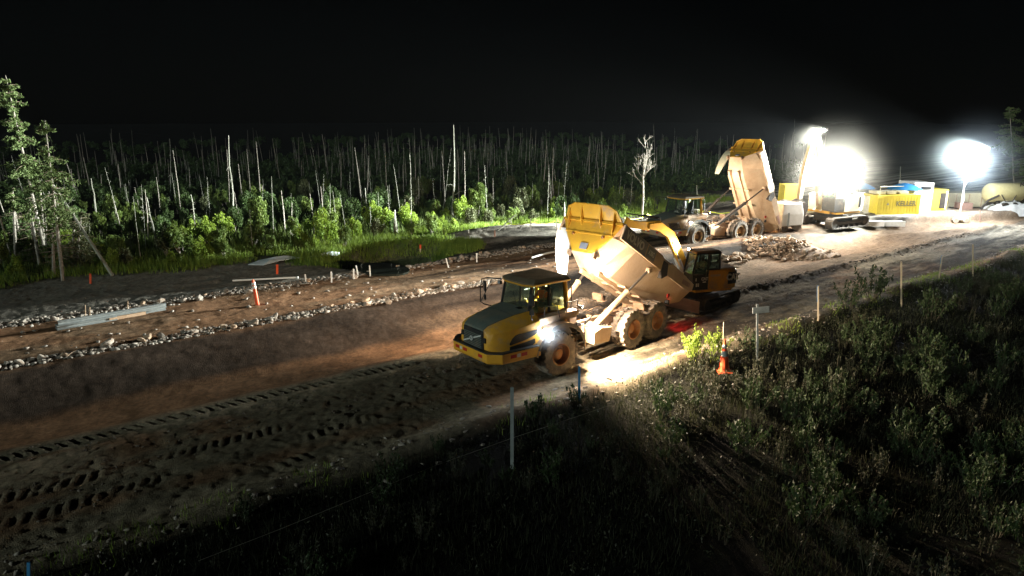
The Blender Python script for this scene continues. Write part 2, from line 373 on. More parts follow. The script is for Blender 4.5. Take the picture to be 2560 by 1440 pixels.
# ---------------------------------------------------------------- articulated dump trucks
def rotz(a): return Matrix.Rotation(a, 4, 'Z')
def make_wheel(side, width=.62, dull=False):
    """tyre mesh about the y axis, rim child; side=+1 outer face at +y"""
    t = MB()
    w = width/2
    t.lathe([(.37,-w+.06),(.43,-w+.01),(.60,-w-.015),(.74,-w+.02),(.785,-w+.09),(.79,0),(.785,w-.09),(.74,w-.02),(.60,w+.015),(.43,w-.01),(.37,w-.06)], 40)
    nl = 20
    for k in range(nl):
        for sg in (-1, 1):
            a = (k+.5*(sg > 0))*TAU/nl
            m = Matrix.Rotation(-a, 4, 'Y')
            bx = [(.76, 0*sg, -.045), (.825, .02*sg, -.035), (.825, .02*sg, .045), (.76, 0, .055)]
            e = [(.70, sg*(w-.0), .02), (.80, sg*(w-.01), .03), (.80, sg*(w-.01), .13), (.70, sg*w, .14)]
            t.add(bx+e, [(0,1,2,3),(4,7,6,5),(0,4,5,1),(1,5,6,2),(2,6,7,3),(3,7,4,0)], m)
    o = t.build('wheel', 'tyre', None, smooth=True)
    r = MB(); s_ = side
    r.lathe([(.42, s_*(w-.05)), (.40, s_*(w+.005)), (.37, s_*(w-.0)), (.355, s_*(w-.06)), (.34, s_*(.02)), (.24, s_*(-.02)), (.20, s_*(.03)), (.19, s_*(.16)), (.15, s_*(.19)), (.001, s_*.2)], 32)
    for k in range(10):
        a = k*TAU/10; r.tube((.28*math.cos(a), s_*(-.02), .28*math.sin(a)), (.28*math.cos(a), s_*.04, .28*math.sin(a)), .018, n=6)
    rm = r.build('rim', 'rimdull' if dull else 'rim', o, smooth=True)
    return o
def hexloft_body(mb, th=.07):
    """dump body shell as solid plates; body frame: x forward, z up, origin at hinge"""
    # stations: (u, ytop, wtop, ybelt, wbelt, yfloor, wfloor)
    st = [(-1.25, 1.42, 1.30, 1.42, .95, 1.10, .42), (-.55, 1.44, 1.42, 1.44, .84, .95, .02), (.6, 1.45, 1.42, 1.45, .84, .80, -.28), (3.75, 1.45, 1.40, 1.45, .84, .72, -.36), (4.35, 1.45, 1.40, 1.45, .86, .62, -.16), (5.02, 1.45, 1.40, 1.15, .86, .55, .10)]
    def ring(s, inset):
        u, yt, wt, yb, wb, yf, wf = s
        yt -= inset; yb -= inset; yf -= inset*.7; wf += inset
        return [(u, yt, wt), (u, yb, wb), (u, yf, wf), (u, -yf, wf), (u, -yb, wb), (u, -yt, wt)]
    outer = [ring(s, 0) for s in st]; inner = [ring(s, th) for s in st]
    n = 6
    vs = [p for r in outer for p in r] + [p for r in inner for p in r]; off = n*len(st); fs = []
    for i in range(len(st)-1):
        for j in range(n-1):
            a = i*n+j; fs.append((a, a+1, a+1+n, a+n)); fs.append((off+a, off+a+n, off+a+1+n, off+a+1))
        for j in (0, n-1):
            a = i*n+j; fs.append((a, a+n, off+a+n, off+a))
    for j in range(n-1): fs.append((j, off+j, off+j+1, j+1))
    e = (len(st)-1)*n
    fs.append((e, e+1, e+2, e+3, e+4, e+5)); fs.append((off+e+5, off+e+4, off+e+3, off+e+2, off+e+1, off+e))
    mb.add(vs, fs)

def make_truck(loc, heading, art, tip, label, older=False, letters=('VOLVO', 'A30G')):
    root = empty('articulated_dump_truck', loc, R(heading))
    tag(root, label, 'dump truck')
    yel = 'yellow_dull' if older else 'yellow'; body_m = 'bodytan'
    # ---- hood, lofted
    H = [ # x, top half width, top z, shoulder half width, shoulder z, belly half width, belly z
        (2.78, .56, 2.05, .74, 1.86, .72, 1.12), (2.62, .60, 2.17, .92, 1.98, .95, 1.06), (2.1, .66, 2.30, 1.10, 2.02, 1.14, 1.04), (1.5, .72, 2.40, 1.20, 2.10, 1.24, 1.04), (.95, .80, 2.46, 1.24, 2.20, 1.28, 1.20), (.80, .80, 2.44, 1.22, 2.20, 1.26, 1.30)]
    if older: H = [(2.75, .62, 1.95, .82, 1.85, .84, 1.10), (2.4, .70, 2.08, .98, 1.96, 1.0, 1.02), (1.6, .80, 2.22, 1.12, 2.06, 1.15, 1.02), (.95, .86, 2.30, 1.18, 2.12, 1.2, 1.2), (.8, .86, 2.3, 1.16, 2.12, 1.18, 1.3)]
    mb = MB(); rings = []
    for x, tw, tz, sw, sz, bw, bz in H:
        rings.append([(x, 0, tz+.03), (x, tw*.6, tz+.02), (x, tw, tz), (x, (tw+sw)/2, (tz+sz)/2+.05), (x, sw, sz), (x, (sw+bw)/2+.03, (sz+bz)/2), (x, bw, bz), (x, 0, bz),
                      (x, -bw, bz), (x, -(sw+bw)/2-.03, (sz+bz)/2), (x, -sw, sz), (x, -(tw+sw)/2, (tz+sz)/2+.05), (x, -tw, tz), (x, -tw*.6, tz+.02)])
    mb.loft(rings); hood = mb.build('hood', yel, root, smooth=True, bevel=.02)
    mb = MB(); rings = []
    for i, (x, tw, tz, sw, sz, bw, bz) in enumerate(H[:5]):
        k = .96; x += .012 if i == 0 else 0
        rings.append([(x, -tw*k, tz+.018), (x, -tw*.55, tz+.04), (x, 0, tz+.052), (x, tw*.55, tz+.04), (x, tw*k, tz+.018), (x, tw*k, tz-.03), (x, 0, tz-.03), (x, -tw*k, tz-.03)])
    mb.loft(rings); mb.build('hood_top_panel', 'hoodgrey', hood, smooth=True)
    for yy in (.28, .36, .44):
        MB().box((1.05, yy, H[4][2]+.05), (.22, .03, .02)).build('vent_slot', 'black', hood)
    # grille
    g = MB(); g.loft([[(2.79, -.60, 1.16), (2.79, .60, 1.16), (2.79, .57, 2.03), (2.79, -.57, 2.03)], [(2.84, -.56, 1.20), (2.84, .56, 1.20), (2.84, .53, 1.98), (2.84, -.53, 1.98)]])
    gr = g.build('grille', 'black', root, bevel=.02)
    g = MB()
    for k in range(11): g.box((2.845, 0, 1.24+.062*k), (.02, 1.0, .022))
    g.build('grille_bars', 'hoodgrey', gr)
    if not older:
        b = MB(); b.plate([(2.862, -.52, 1.45), (2.862, -.52, 1.50), (2.862, .50, 1.90), (2.862, .50, 1.85)], .015); b.build('badge_bar', 'whiteletter', gr)
        b = MB(Matrix.Translation((2.875, 0, 1.68)) @ rotz(-math.pi/2)); b.lathe([(.085, 0), (.085, .03), (.055, .03), (.055, 0)], 24); b.build('badge_ring', 'whiteletter', gr)
        for sg in (-1, 1):
            MB().box((2.80, sg*.64, 1.72), (.07, .13, .17)).build('grille_bracket', 'black', root, bevel=.01)
            f = MB().box((2.79, sg*.66, 1.26), (.08, .12, .18)).build('fog_lamp', 'black', root, bevel=.01)
            MB().tube((2.82, sg*.66, 1.27), (2.845, sg*.66, 1.27), .045, n=14).build('lens', 'lampoff', f)
    # head lamps and side windows of the hood
    for sg in (-1, 1):
        if older:
            hl = MB().box((2.70, sg*.80, 1.30), (.16, .16, .2)).build('headlight', 'black', root, bevel=.02)
            MB().box((2.785, sg*.80, 1.30), (.02, .12, .15)).build('lens', 'lampoff', hl)
        else:
            hl = MB().loft([[(2.66, sg*.90, 1.10), (2.62, sg*.955, 1.27), (2.52, sg*1.03, 1.33), (2.18, sg*1.145, 1.36), (2.16, sg*1.17, 1.09), (2.55, sg*1.02, 1.06)],
                            [(2.68, sg*.93, 1.10), (2.64, sg*.985, 1.27), (2.54, sg*1.06, 1.33), (2.18, sg*1.19, 1.36), (2.16, sg*1.205, 1.09), (2.57, sg*1.05, 1.06)]]).build('headlight', 'black', root)
            for xx, yy in ((2.40, 1.125), (2.27, 1.165)): MB().tube((xx, sg*yy, 1.20), (xx+.025, sg*(yy+.025), 1.20), .05, n=14).build('lens', 'lampoff', hl)
        # dark side intake panels following the hood flank
        def flank(x, z):
            for a, b in zip(H[:-1], H[1:]):
                if b[0] <= x <= a[0] or (a is H[0] and x > a[0]):
                    t = (a[0]-x)/(a[0]-b[0]); sw = a[3]+(b[3]-a[3])*t; sz = a[4]+(b[4]-a[4])*t; bw = a[5]+(b[5]-a[5])*t; bz = a[6]+(b[6]-a[6])*t
                    mid = (sw+bw)/2+.03; mz = (sz+bz)/2
                    return (mid+(sw-mid)*(z-mz)/(sz-mz) if z > mz else bw+(mid-bw)*(z-bz)/(mz-bz))
            return H[-1][5]
        if not older:
            def strip(x0, x1, lo, hi, nm):
                n_ = 10; A_, B_ = [], []
                for q_ in range(n_+1):
                    x = x0+(x1-x0)*q_/n_; zl, zh = lo(q_/n_), hi(q_/n_); zs = [zl+(zh-zl)*j/4 for j in range(5)]
                    A_.append([(x, sg*(flank(x, z)+.014), z) for z in zs]); B_.append([(x, sg*(flank(x, z)-.05), z) for z in zs])
                MB().loft([a_+b_[::-1] for a_, b_ in zip(A_, B_)]).build(nm, 'black', hood, smooth=True)
            strip(2.12, .98, lambda t: 1.54+.16*t+.10*t**3, lambda t: 1.62+.26*min(1, t*4)**.6+.06*t-.02, 'side_intake')
            strip(2.12, 1.10, lambda t: 1.16+.42*max(0, t-.45)**1.3*1.6, lambda t: 1.48+.14*t, 'side_intake')
        else:
            gm_ = MB()
            for k in range(9):
                x0 = 2.1-.09*k; gm_.plate([(x0, sg*(flank(x0, 1.35)+.006), 1.35), (x0+.05, sg*(flank(x0, 1.35)+.006), 1.35), (x0+.30, sg*(flank(x0+.2, 1.85)+.02), 1.86), (x0+.25, sg*(flank(x0+.2, 1.85)+.02), 1.86)], .02*sg)
            gm_.build('side_louvres', 'black', hood)
    # bumper
    out = [(2.98, .98), (2.60, 1.36), (.98, 1.46), (.98, 1.30), (2.50, 1.20), (2.82, .9)]
    poly = out + [(x, -y) for x, y in reversed(out)]
    mb = MB(); mb.loft([[(x*.985, y*.985, 1.0-.06*(x-2)*.0) for x, y in poly], [(x, y, 1.07) for x, y in poly], [(x, y, 1.36) for x, y in poly]])
    bp = mb.build('bumper', 'yellow_clean' if not older else yel, root, bevel=.015)
    MB().loft([[(x*1.004, y*1.006, 1.361) for x, y in poly], [(x*1.0, y*1.0, 1.40) for x, y in poly]]).build('bumper_lip', 'black', bp)
    for yy, mt in ((-.72, 'red'), (-.5, 'reflect'), (-.26, 'red'), (.3, 'reflect'), (.62, 'red')):
        if mt == 'red' or yy < 0: MB().box((2.985, yy, 1.22), (.012, .22 if mt == 'red' else .12, .11)).build('reflector', mt, bp)
    for sg in (-1, 1):
        for xx, mt in ((2.15, 'red'), (1.93, 'reflect'), (1.70, 'red')):
            yy = 1.36+(2.60-xx)/(2.60-.98)*.10; MB().box((xx, sg*(yy+.004), 1.22), (.24 if mt == 'red' else .13, .014, .12), (0, 0, sg*-.062)).build('reflector', mt, bp)
    # belly, front axle
    MB().box((1.2, 0, .98), (3.0, .9, .35)).tube((0, -1.1, .81), (0, 1.1, .81), .16).box((-1.0, 0, 1.15), (.9, .7, .6)).box((-.2, 0, 1.3), (1.8, 1.6, .7)).build('chassis_front', 'dark', root)
    # fenders
    for sg in (-1, 1):
        outr, inn = [], []
        for k in range(15):
            a = R(178-k*12.2); outr.append((-.02+1.14*math.cos(a+0)*1.05, .83+1.17*math.sin(a))); inn.append((-.02+1.09*math.cos(a)*1.05, .83+1.12*math.sin(a)))
        poly = outr+inn[::-1]
        MB().prism(poly, 1, sg*.86, sg*1.47).build('fender', 'yellow_dull', root, smooth=True)
        MB().prism([(p[0], p[1]) for p in outr[1:-1]]+[(p[0]*.965, .83+(p[1]-.83)*.9) for p in inn[1:-1]][::-1], 1, sg*1.471, sg*1.478).build('fender_edge', 'dark', root, smooth=True)
    # platform beside and behind the cab
    MB().box((.0, 0, 2.02), (2.0, 2.35, .10)).box((-.1, 1.05, 2.16), (1.9, .35, .2)).box((-.1, -1.05, 2.16), (1.9, .35, .2)).build('deck', 'tan', root, bevel=.02)
    st = MB()
    for k in range(4): st.box((-.95+.02*k, 1.32, .75+.33*k), (.42, .28, .04))
    st.path([(-1.15, 1.45, .7), (-1.15, 1.45, 1.9)], .02).path([(-.72, 1.45, .7), (-.72, 1.45, 1.9)], .02); st.build('ladder', 'dark', root)
    # cab
    zb, zt = 2.28, 3.34
    cabl = MB().loft([[(.98, -.80, 1.75), (.98, .80, 1.75), (-.82, .84, 1.75), (-.82, -.84, 1.75)], [(1.0, -.78, zb), (1.0, .78, zb), (-.84, .84, zb), (-.84, -.84, zb)]]).build('cab', yel, root, bevel=.02)
    P = {'fl': ((1.0, .76, zb), (.80, .72, zt)), 'fr': ((1.0, -.76, zb), (.80, -.72, zt)), 'ml': ((.05, .82, zb), (.05, .77, zt)), 'mr': ((.05, -.82, zb), (.05, -.77, zt)),
         'bl': ((-.80, .82, zb), (-.74, .77, zt)), 'br': ((-.80, -.82, zb), (-.74, -.77, zt))}
    for k, (a, b) in P.items(): MB().path([a, b], .05 if k[0] != 'b' else .085, 6).build('pillar', 'black' if k[0] != 'b' else 'yellow_clean', cabl)
    rf = MB().loft([[(1.02, -.45, zt), (1.02, .45, zt), (.82, .86, zt), (-.86, .90, zt), (-.86, -.90, zt), (.82, -.86, zt)],
                    [(1.05, -.48, zt+.08), (1.05, .48, zt+.08), (.84, .89, zt+.08), (-.88, .92, zt+.08), (-.88, -.92, zt+.08), (.84, -.89, zt+.08)],
                    [(.75, -.40, zt+.17), (.75, .40, zt+.17), (.6, .70, zt+.17), (-.80, .80, zt+.17), (-.80, -.80, zt+.17), (.6, -.70, zt+.17)]]).build('roof', 'roof', cabl, bevel=.02)
    MB().loft([[(1.035, -.46, zt-.03), (1.035, .46, zt-.03), (.835, .875, zt-.03), (-.87, .91, zt-.03), (-.87, -.91, zt-.03), (.835, -.875, zt-.03)], [(1.06, -.49, zt+.03), (1.06, .49, zt+.03), (.85, .90, zt+.03), (-.89, .93, zt+.03), (-.89, -.93, zt+.03), (.85, -.90, zt+.03)]]).build('roof_rim', 'yellow_clean', rf)
    def pane(a, b, c, d): MB().loft([[a, b, c, d], [tuple(Vector(p)*.997+Vector((0, 0, .008))) for p in (a, b, c, d)]]).build('window', 'glass', cabl)
    (fl0, fl1), (fr0, fr1), (ml0, ml1), (mr0, mr1), (bl0, bl1), (br0, br1) = [P[k] for k in ('fl', 'fr', 'ml', 'mr', 'bl', 'br')]
    pane(fr0, fl0, fl1, fr1); pane(fl0, ml0, ml1, fl1); pane(ml0, bl0, bl1, ml1); pane(fr0, mr0, mr1, fr1); pane(mr0, br0, br1, mr1); pane(bl0, br0, br1, bl1)
    MB().box((.62, 0, zb+.06), (.45, 1.3, .22)).box((.50, 0, zb+.2), (.18, .5, .16)).build('dashboard', 'dark', cabl, bevel=.03)
    MB().box((-.35, 0, zb-.06), (.5, .5, .14)).box((-.60, 0, zb+.30), (.12, .48, .72), (0, -.12, 0)).build('seat', 'dark', cabl, bevel=.04)
    sw = MB(Matrix.Translation((.30, 0, zb+.26)) @ Matrix.Rotation(R(-60), 4, 'Y') @ Matrix.Rotation(R(90), 4, 'X'))
    sw.lathe([(.19, -.012), (.205, 0), (.19, .012), (.175, 0), (.19, -.012)], 24).tube((-.18, 0, 0), (.18, 0, 0), .014, n=6); sw.build('steering_wheel', 'black', cabl)
    for a, b in (((.99, .15, zb+.05), (.87, -.15, zb+.62)), ((.99, .35, zb+.05), (.87, .38, zb+.55))): MB().path([a, b], .012, 5).build('wiper', 'black', cabl)
    # mirror arms
    for sg in (-1, 1):
        mf = MB().path([(.86, sg*.86, 3.30), (1.25, sg*1.28, 3.34), (1.38, sg*1.42, 3.28), (1.42, sg*1.45, 2.9), (1.42, sg*1.45, 2.42), (1.30, sg*1.36, 2.32), (.98, sg*1.0, 2.22)], .022, 6).path([(1.12, sg*1.12, 3.32), (1.40, sg*1.43, 2.45)], .015, 6)
        mf = mf.build('mirror_arm', 'black', root, smooth=True)
        MB().box((1.30, sg*1.33, 3.02), (.07, .20, .40), (0, 0, sg*.4)).build('mirror', 'black', mf, bevel=.03)
        MB().box((1.30, sg*1.33, 2.60), (.07, .18, .22), (0, 0, sg*.4)).build('mirror', 'black', mf, bevel=.03)
        rl = MB().path([(-.88, sg*.98, 2.1), (-.90, sg*.98, 2.95), (-.86, sg*.96, 3.2), (-.80, sg*.92, 3.28)], .022, 6).path([(-1.0, sg*1.2, 2.1), (-1.0, sg*1.2, 2.62), (-.45, sg*1.2, 2.62), (-.45, sg*1.2, 2.1)], .02, 6)
        rl.build('handrail', 'black', root, smooth=True)
        wl = MB().box((-.93, sg*.62, 3.30), (.10, .22, .14)).build('work_lamp', 'black', root, bevel=.02)
        MB().box((-.985, sg*.62, 3.30), (.012, .18, .10)).build('lens', 'lampbig' if not older else 'lamp', wl)
    fw = MB().box((1.02, -.78, 3.22), (.10, .14, .12)).build('work_lamp', 'black', root, bevel=.02); MB().box((1.075, -.78, 3.22), (.012, .11, .09)).build('lens', 'lampoff', fw)
    # side lamp, lit
    sl = MB().box((.72, 1.30, 1.80), (.16, .12, .14)).build('side_lamp', 'black', root, bevel=.02)
    MB().tube((.72, 1.36, 1.80), (.72, 1.375, 1.80), .10, n=18).build('lens', 'lampside' if not older else 'lamp', sl)
    wl = MB().box((-1.10, 1.22, 2.35), (.10, .18, .14)).build('work_lamp', 'black', root, bevel=.02)
    MB().box((-1.155, 1.22, 2.35), (.012, .15, .10)).build('lens', 'lampbig' if not older else 'lamp', wl)
    # clutter behind the cab
    MB().box((-1.05, -.35, 2.2), (.30, .7, .5)).tube((-1.05, .25, 1.9), (-1.05, .25, 2.5), .13).box((-1.2, .6, 1.75), (.35, .35, .45)).build('air_cleaner', 'tan', root, bevel=.03)
    MB().path([(-1.15, -.62, 1.8), (-1.15, -.62, 3.1), (-1.25, -.62, 3.25)], .085, 12).build('exhaust_stack', 'tan', root, smooth=True)
    hs = MB()
    for k in range(5): hs.path([(-1.0, -.3+.15*k, 1.5), (-1.35, -.25+.13*k, 1.75+.06*k), (-1.75, -.2+.1*k, 1.35)], .025, 6)
    hs.build('hydraulic_hose', 'black', root, smooth=True)
    # wheels of the tractor
    def addw(x, sg, mtx, steer=0):
        w_ = make_wheel(sg, dull=older); w_.parent = root
        w_.matrix_local = mtx @ Matrix.Translation((x, sg*1.15, .81)) @ rotz(steer) @ Matrix.Rotation(random.random()*3, 4, 'Y')
    I = Matrix()
    for sg in (1, -1): addw(0, sg, I)
    # ---- rear unit
    RM = Matrix.Translation((-1.2, 0, 0)) @ rotz(R(art)) @ Matrix.Translation((1.2, 0, 0))
    for x in (-4.18, -5.88):
        for sg in (1, -1): addw(x, sg, RM)
    fr = MB(RM)
    for sg in (-1, 1):
        fr.prism([(-1.75, 1.0), (-1.75, 1.45), (-3.0, 1.42), (-7.1, 1.32), (-7.1, 1.02), (-3.2, .98)], 1, sg*.34, sg*.50)
        fr.prism([(-3.6, .92), (-5.03, 1.10), (-6.45, .92), (-6.45, .74), (-5.03, .78), (-3.6, .74)], 1, sg*.56, sg*.74)
    for x in (-1.9, -3.1, -4.6, -5.6, -6.9): fr.box((x, 0, 1.2), (.18, .8, .26))
    for x in (-4.18, -5.88): fr.tube((x, -1.0, .81), (x, 1.0, .81), .15).box((x, 0, .85), (.5, .5, .42))
    fr.tube((-1.1, 0, 1.0), (-1.8, 0, 1.0), .28, n=14).box((-1.4, 0, 1.4), (.5, .6, .2))
    fr.tube((-1.8, 0, .95), (-5.6, 0, .9), .06)
    frame = fr.build('rear_frame', 'tan', root, bevel=.012)
    tk = MB(RM).loft([[(-1.75, .72, .72), (-2.75, .72, .62), (-2.9, .72, 1.18), (-2.2, .72, 1.45), (-1.75, .72, 1.3)], [(-1.75, 1.28, .72), (-2.75, 1.28, .62), (-2.9, 1.28, 1.18), (-2.2, 1.28, 1.30), (-1.75, 1.28, 1.2)]])
    tank = tk.build('side_tank', 'bodytan', root, bevel=.02)
    sp = MB(RM)
    for k in range(3): sp.box((-2.35-.17*k, 1.0, 1.315-.02*k), (.05, .42, .03))
    sp.build('step_tread', 'dark', tank)
    MB(RM).loft([[(-1.75, -.72, .72), (-2.75, -.72, .62), (-2.9, -.72, 1.18), (-1.75, -.72, 1.3)], [(-1.75, -1.28, .72), (-2.75, -1.28, .62), (-2.9, -1.28, 1.18), (-1.75, -1.28, 1.2)]]).build('side_tank', 'tan', root, bevel=.02)
    for sg in (-1, 1):
        MB(RM).box((-5.03, sg*1.05, 1.55), (.10, .5, .30), (0, .3, 0)).box((-5.03, sg*.8, 1.4), (.14, .5, .08)).build('mudguard_post', 'tan', root)
        tl = MB(RM).box((-7.15, sg*.95, 1.30), (.10, .45, .20)).build('tail_lamp', 'black', root, bevel=.01)
        MB(RM).box((-7.205, sg*.95, 1.30), (.012, .36, .14)).build('lens', 'lampred', tl)
        # side marker in red
        MB(RM).box((-7.05, sg*1.18, 1.62), (.16, .05, .16)).build('marker_lamp', 'red', root)
    # hoses, pipes, caked mud and grab rails that fill the open rear frame
    hb_ = MB(RM)
    for k in range(4):
        y = -.24+.15*k; hb_.path([(-1.5, y, 1.5), (-2.1, y*.8, 1.62), (-3.0, y*.9+.05, 1.5), (-4.0, y, 1.55), (-5.0, y*.7, 1.42)], .022, 6)
    hb_.path([(-1.9, .62, 1.3), (-2.6, .62, 1.62), (-3.4, .58, 1.45), (-4.1, .62, 1.2)], .03, 6).path([(-1.9, -.62, 1.3), (-2.6, -.62, 1.62), (-3.4, -.58, 1.45), (-4.1, -.62, 1.2)], .03, 6)
    hb_.build('hose_run', 'black', frame, smooth=True)
    bx_ = MB(RM).box((-2.4, -.05, 1.52), (.55, .4, .22)).box((-3.5, .12, 1.50), (.35, .3, .18)).tube((-4.9, -.25, 1.5), (-4.2, -.25, 1.5), .09, n=12).tube((-4.9, .25, 1.5), (-4.2, .25, 1.5), .09, n=12); bx_.build('valve_block', 'dark', frame, bevel=.015)
    for sg in (-1, 1):
        MB().path([(.62, sg*1.18, 2.12), (.60, sg*1.20, 2.62), (.05, sg*1.22, 2.66), (-.10, sg*1.22, 2.14)], .018, 6).build('grab_rail', 'black', root, smooth=True)
    if not older:
        sm = MB()
        for zz, x0, x1 in ((2.34, 2.2, 1.2),): pass
        for x_ in (1.62,):
            hh = H[3]; sm.loft([[(x_, -hh[1]*.97, hh[2]+.012), (x_, 0, hh[2]+.048), (x_, hh[1]*.97, hh[2]+.012)], [(x_+.012, -hh[1]*.97, hh[2]+.012), (x_+.012, 0, hh[2]+.048), (x_+.012, hh[1]*.97, hh[2]+.012)]], caps=False, closed=False)
        sm.build('panel_seam', 'black', hood)
        for sg in (-1, 1): text_obj('A30G', .15, .003, 'black', hood, face_mtx((1.02, sg*(flank(1.02, 1.33)+.02), 1.36), (-sg, 0, 0), (0, 0, 1)), bold=.004)
    # ---- dump body
    BM = RM @ Matrix.Translation((-6.85, 0, 1.38)) @ Matrix.Rotation(-R(tip), 4, 'Y')
    mb = MB(BM); hexloft_body(mb); body = mb.build('dump_body', body_m, root)
    def bpart(fn, name, mat, parent=body, **kw):
        m = MB(BM); fn(m); return m.build(name, mat, parent, **kw)
    fwm = 'yellow_clean'
    # front wall: upper panel vertical, lower panel sloping in, hatch, bolts
    bpart(lambda m: m.loft([[(5.022, -1.42, 1.40), (5.022, 1.42, 1.40), (5.022, 1.14, .86), (5.022, -1.14, .86)], [(5.06, -1.42, 1.40), (5.06, 1.42, 1.40), (5.06, 1.12, .88), (5.06, -1.12, .88)]]), 'front_wall', fwm)
    bpart(lambda m: m.loft([[(5.022, -1.12, .86), (5.022, 1.12, .86), (5.022, .54, .11), (5.022, -.54, .11)], [(5.05, -1.08, .87), (5.05, 1.08, .87), (5.04, .5, .12), (5.04, -.5, .12)]]), 'front_wall', fwm)
    bpart(lambda m: m.box((5.06, 0, .90), (.05, 2.3, .05)), 'front_rib', fwm)
    bpart(lambda m: m.box((5.07, -.02, .36), (.03, .36, .26)), 'hatch', 'bodygrey', bevel=.01)
    for yy in (-.72, .72): bpart(lambda m: m.tube((5.05, yy, .80), (5.13, yy, .80), .05, n=10), 'bolt', 'rim')
    for sg in (-1, 1):
        bpart(lambda m: m.box((5.05, sg*.62, .02), (.22, .10, .22)), 'hinge_lug', 'tan')
    # spill guard with gussets
    def sg_f(m):
        a = [(5.0, -1.42, 1.38), (5.0, 1.42, 1.38), (5.38, 1.18, 1.78), (5.50, .80, 1.92), (5.50, -.80, 1.92), (5.38, -1.18, 1.78)]
        m.loft([a, [(x-.05, y, z+.02) for x, y, z in a]])
        m.path([a[5], a[4], a[3], a[2]], .03, 6)
    bpart(sg_f, 'spill_guard', fwm)
    for yy in (-1.1, -.5, .42, 1.05): bpart(lambda m: m.prism([(5.06, .92 if abs(yy) > 1 else 1.18), (5.03, 1.40), (5.47 if abs(yy) < .6 else 5.36, 1.87 if abs(yy) < .6 else 1.74), (5.28, 1.42)], 1, yy, yy+.03), 'gusset', fwm)
    bpart(lambda m: m.box((5.08, 0, 1.39), (.10, 2.86, .08)), 'top_rail_front', fwm)
    # top rails, dark name panel, notch
    for sg in (-1, 1):
        bpart(lambda m: m.prism([(-1.25, 1.32), (-1.25, 1.02), (-.5, .86), (5.04, .86), (5.04, 1.44), (1.9, 1.45), (1.7, 1.30), (1.2, 1.30), (1.0, 1.45)], 1, sg*1.452, sg*1.52), 'side_rail', body_m, bevel=.01)
        bpart(lambda m: m.prism([(3.2, .90), (5.02, .90), (5.02, 1.42), (3.2, 1.42)], 1, sg*1.523, sg*1.532), 'name_panel', 'bodygrey' if not older else 'bodytan')
        bpart(lambda m: m.prism([(2.45, .93), (3.12, .93), (3.12, 1.40), (2.45, 1.40)], 1, sg*1.523, sg*1.532), 'name_panel', 'bodygrey' if not older else 'bodytan')
        bpart(lambda m: m.prism([(-.9, 1.05), (-.2, .98), (-.2, 1.20), (-.9, 1.24)], 1, sg*1.523, sg*1.535), 'rear_panel', 'pink')
        bpart(lambda m: m.prism([(1.15, .84), (1.35, 1.30), (1.75, 1.30), (1.7, .84), (1.45, .60)], 1, sg*1.30, sg*1.54), 'side_bracket', 'dark')
    txm = lambda u, w, sg: BM @ face_mtx((u, sg*1.533, w), (-sg, 0, 0), (0, 0, 1))
    for sg in (1, -1):
        text_obj(letters[0], .44, .004, 'greyletter', body, txm(4.12, 1.16, sg), bold=.018, sx=.92)
        text_obj(letters[1], .28, .004, 'greyletter', body, txm(2.78, 1.16, sg), bold=.008, sx=.7)
    # belly ribs and hinge arms
    for u in (.2, 1.4, 2.6): bpart(lambda m: m.prism([(.80, -.33), (.88, -.40), (-.88, -.40), (-.80, -.33)], 0, u, u+.14), 'belly_rib', body_m)
    bpart(lambda m: m.box((1.9, .40, -.42), (4.6, .14, .16)).box((1.9, -.40, -.42), (4.6, .14, .16)), 'underframe', 'bodytan')
    # curved flap hanging at the far front corner
    def flap(m, sg=-1):
        n = 9; a = []
        for k in range(n):
            t = k/(n-1); u = 5.02-.12*t-.80*t*t; w_ = 1.0-1.75*t; y0 = 1.60-.10*t*t; y1 = .86+.05*t+.22*t**5
            a.append([(u, sg*y0, w_), (u, sg*y1, w_), (u-.05, sg*y1, w_-.02), (u-.05, sg*y0, w_-.02)])
        m.loft(a)
    bpart(flap, 'splash_flap', 'white' if not older else 'cream', smooth=True)
    # hoist cylinders
    for sg in (-1, 1):
        a = RM @ Vector((-1.95, sg*.98, 1.25)); b = BM @ Vector((2.35, sg*1.38, .62))
        k = a.lerp(b, .60)
        cy = MB().tube(a, k, .115, n=14).tube(k, k+(b-k)*.03, .135, n=14).build('hoist_cylinder', 'bodytan' if not older else 'dark', root, smooth=True)
        MB().tube(k, b, .05, n=10).build('rod', 'chrome' if not older else 'dark', cy, smooth=True)
        MB().box(tuple(b), (.22, .2, .22)).build('cylinder_eye', 'tan', cy, bevel=.03)
        MB(RM).box((-1.95, sg*.80, 1.2), (.22, .45, .28)).build('cylinder_foot', 'tan', root)
    return root, RM, BM
M['lampside'] = emis('lit_side_lamp_lens', (.8, .9, 1), 700)

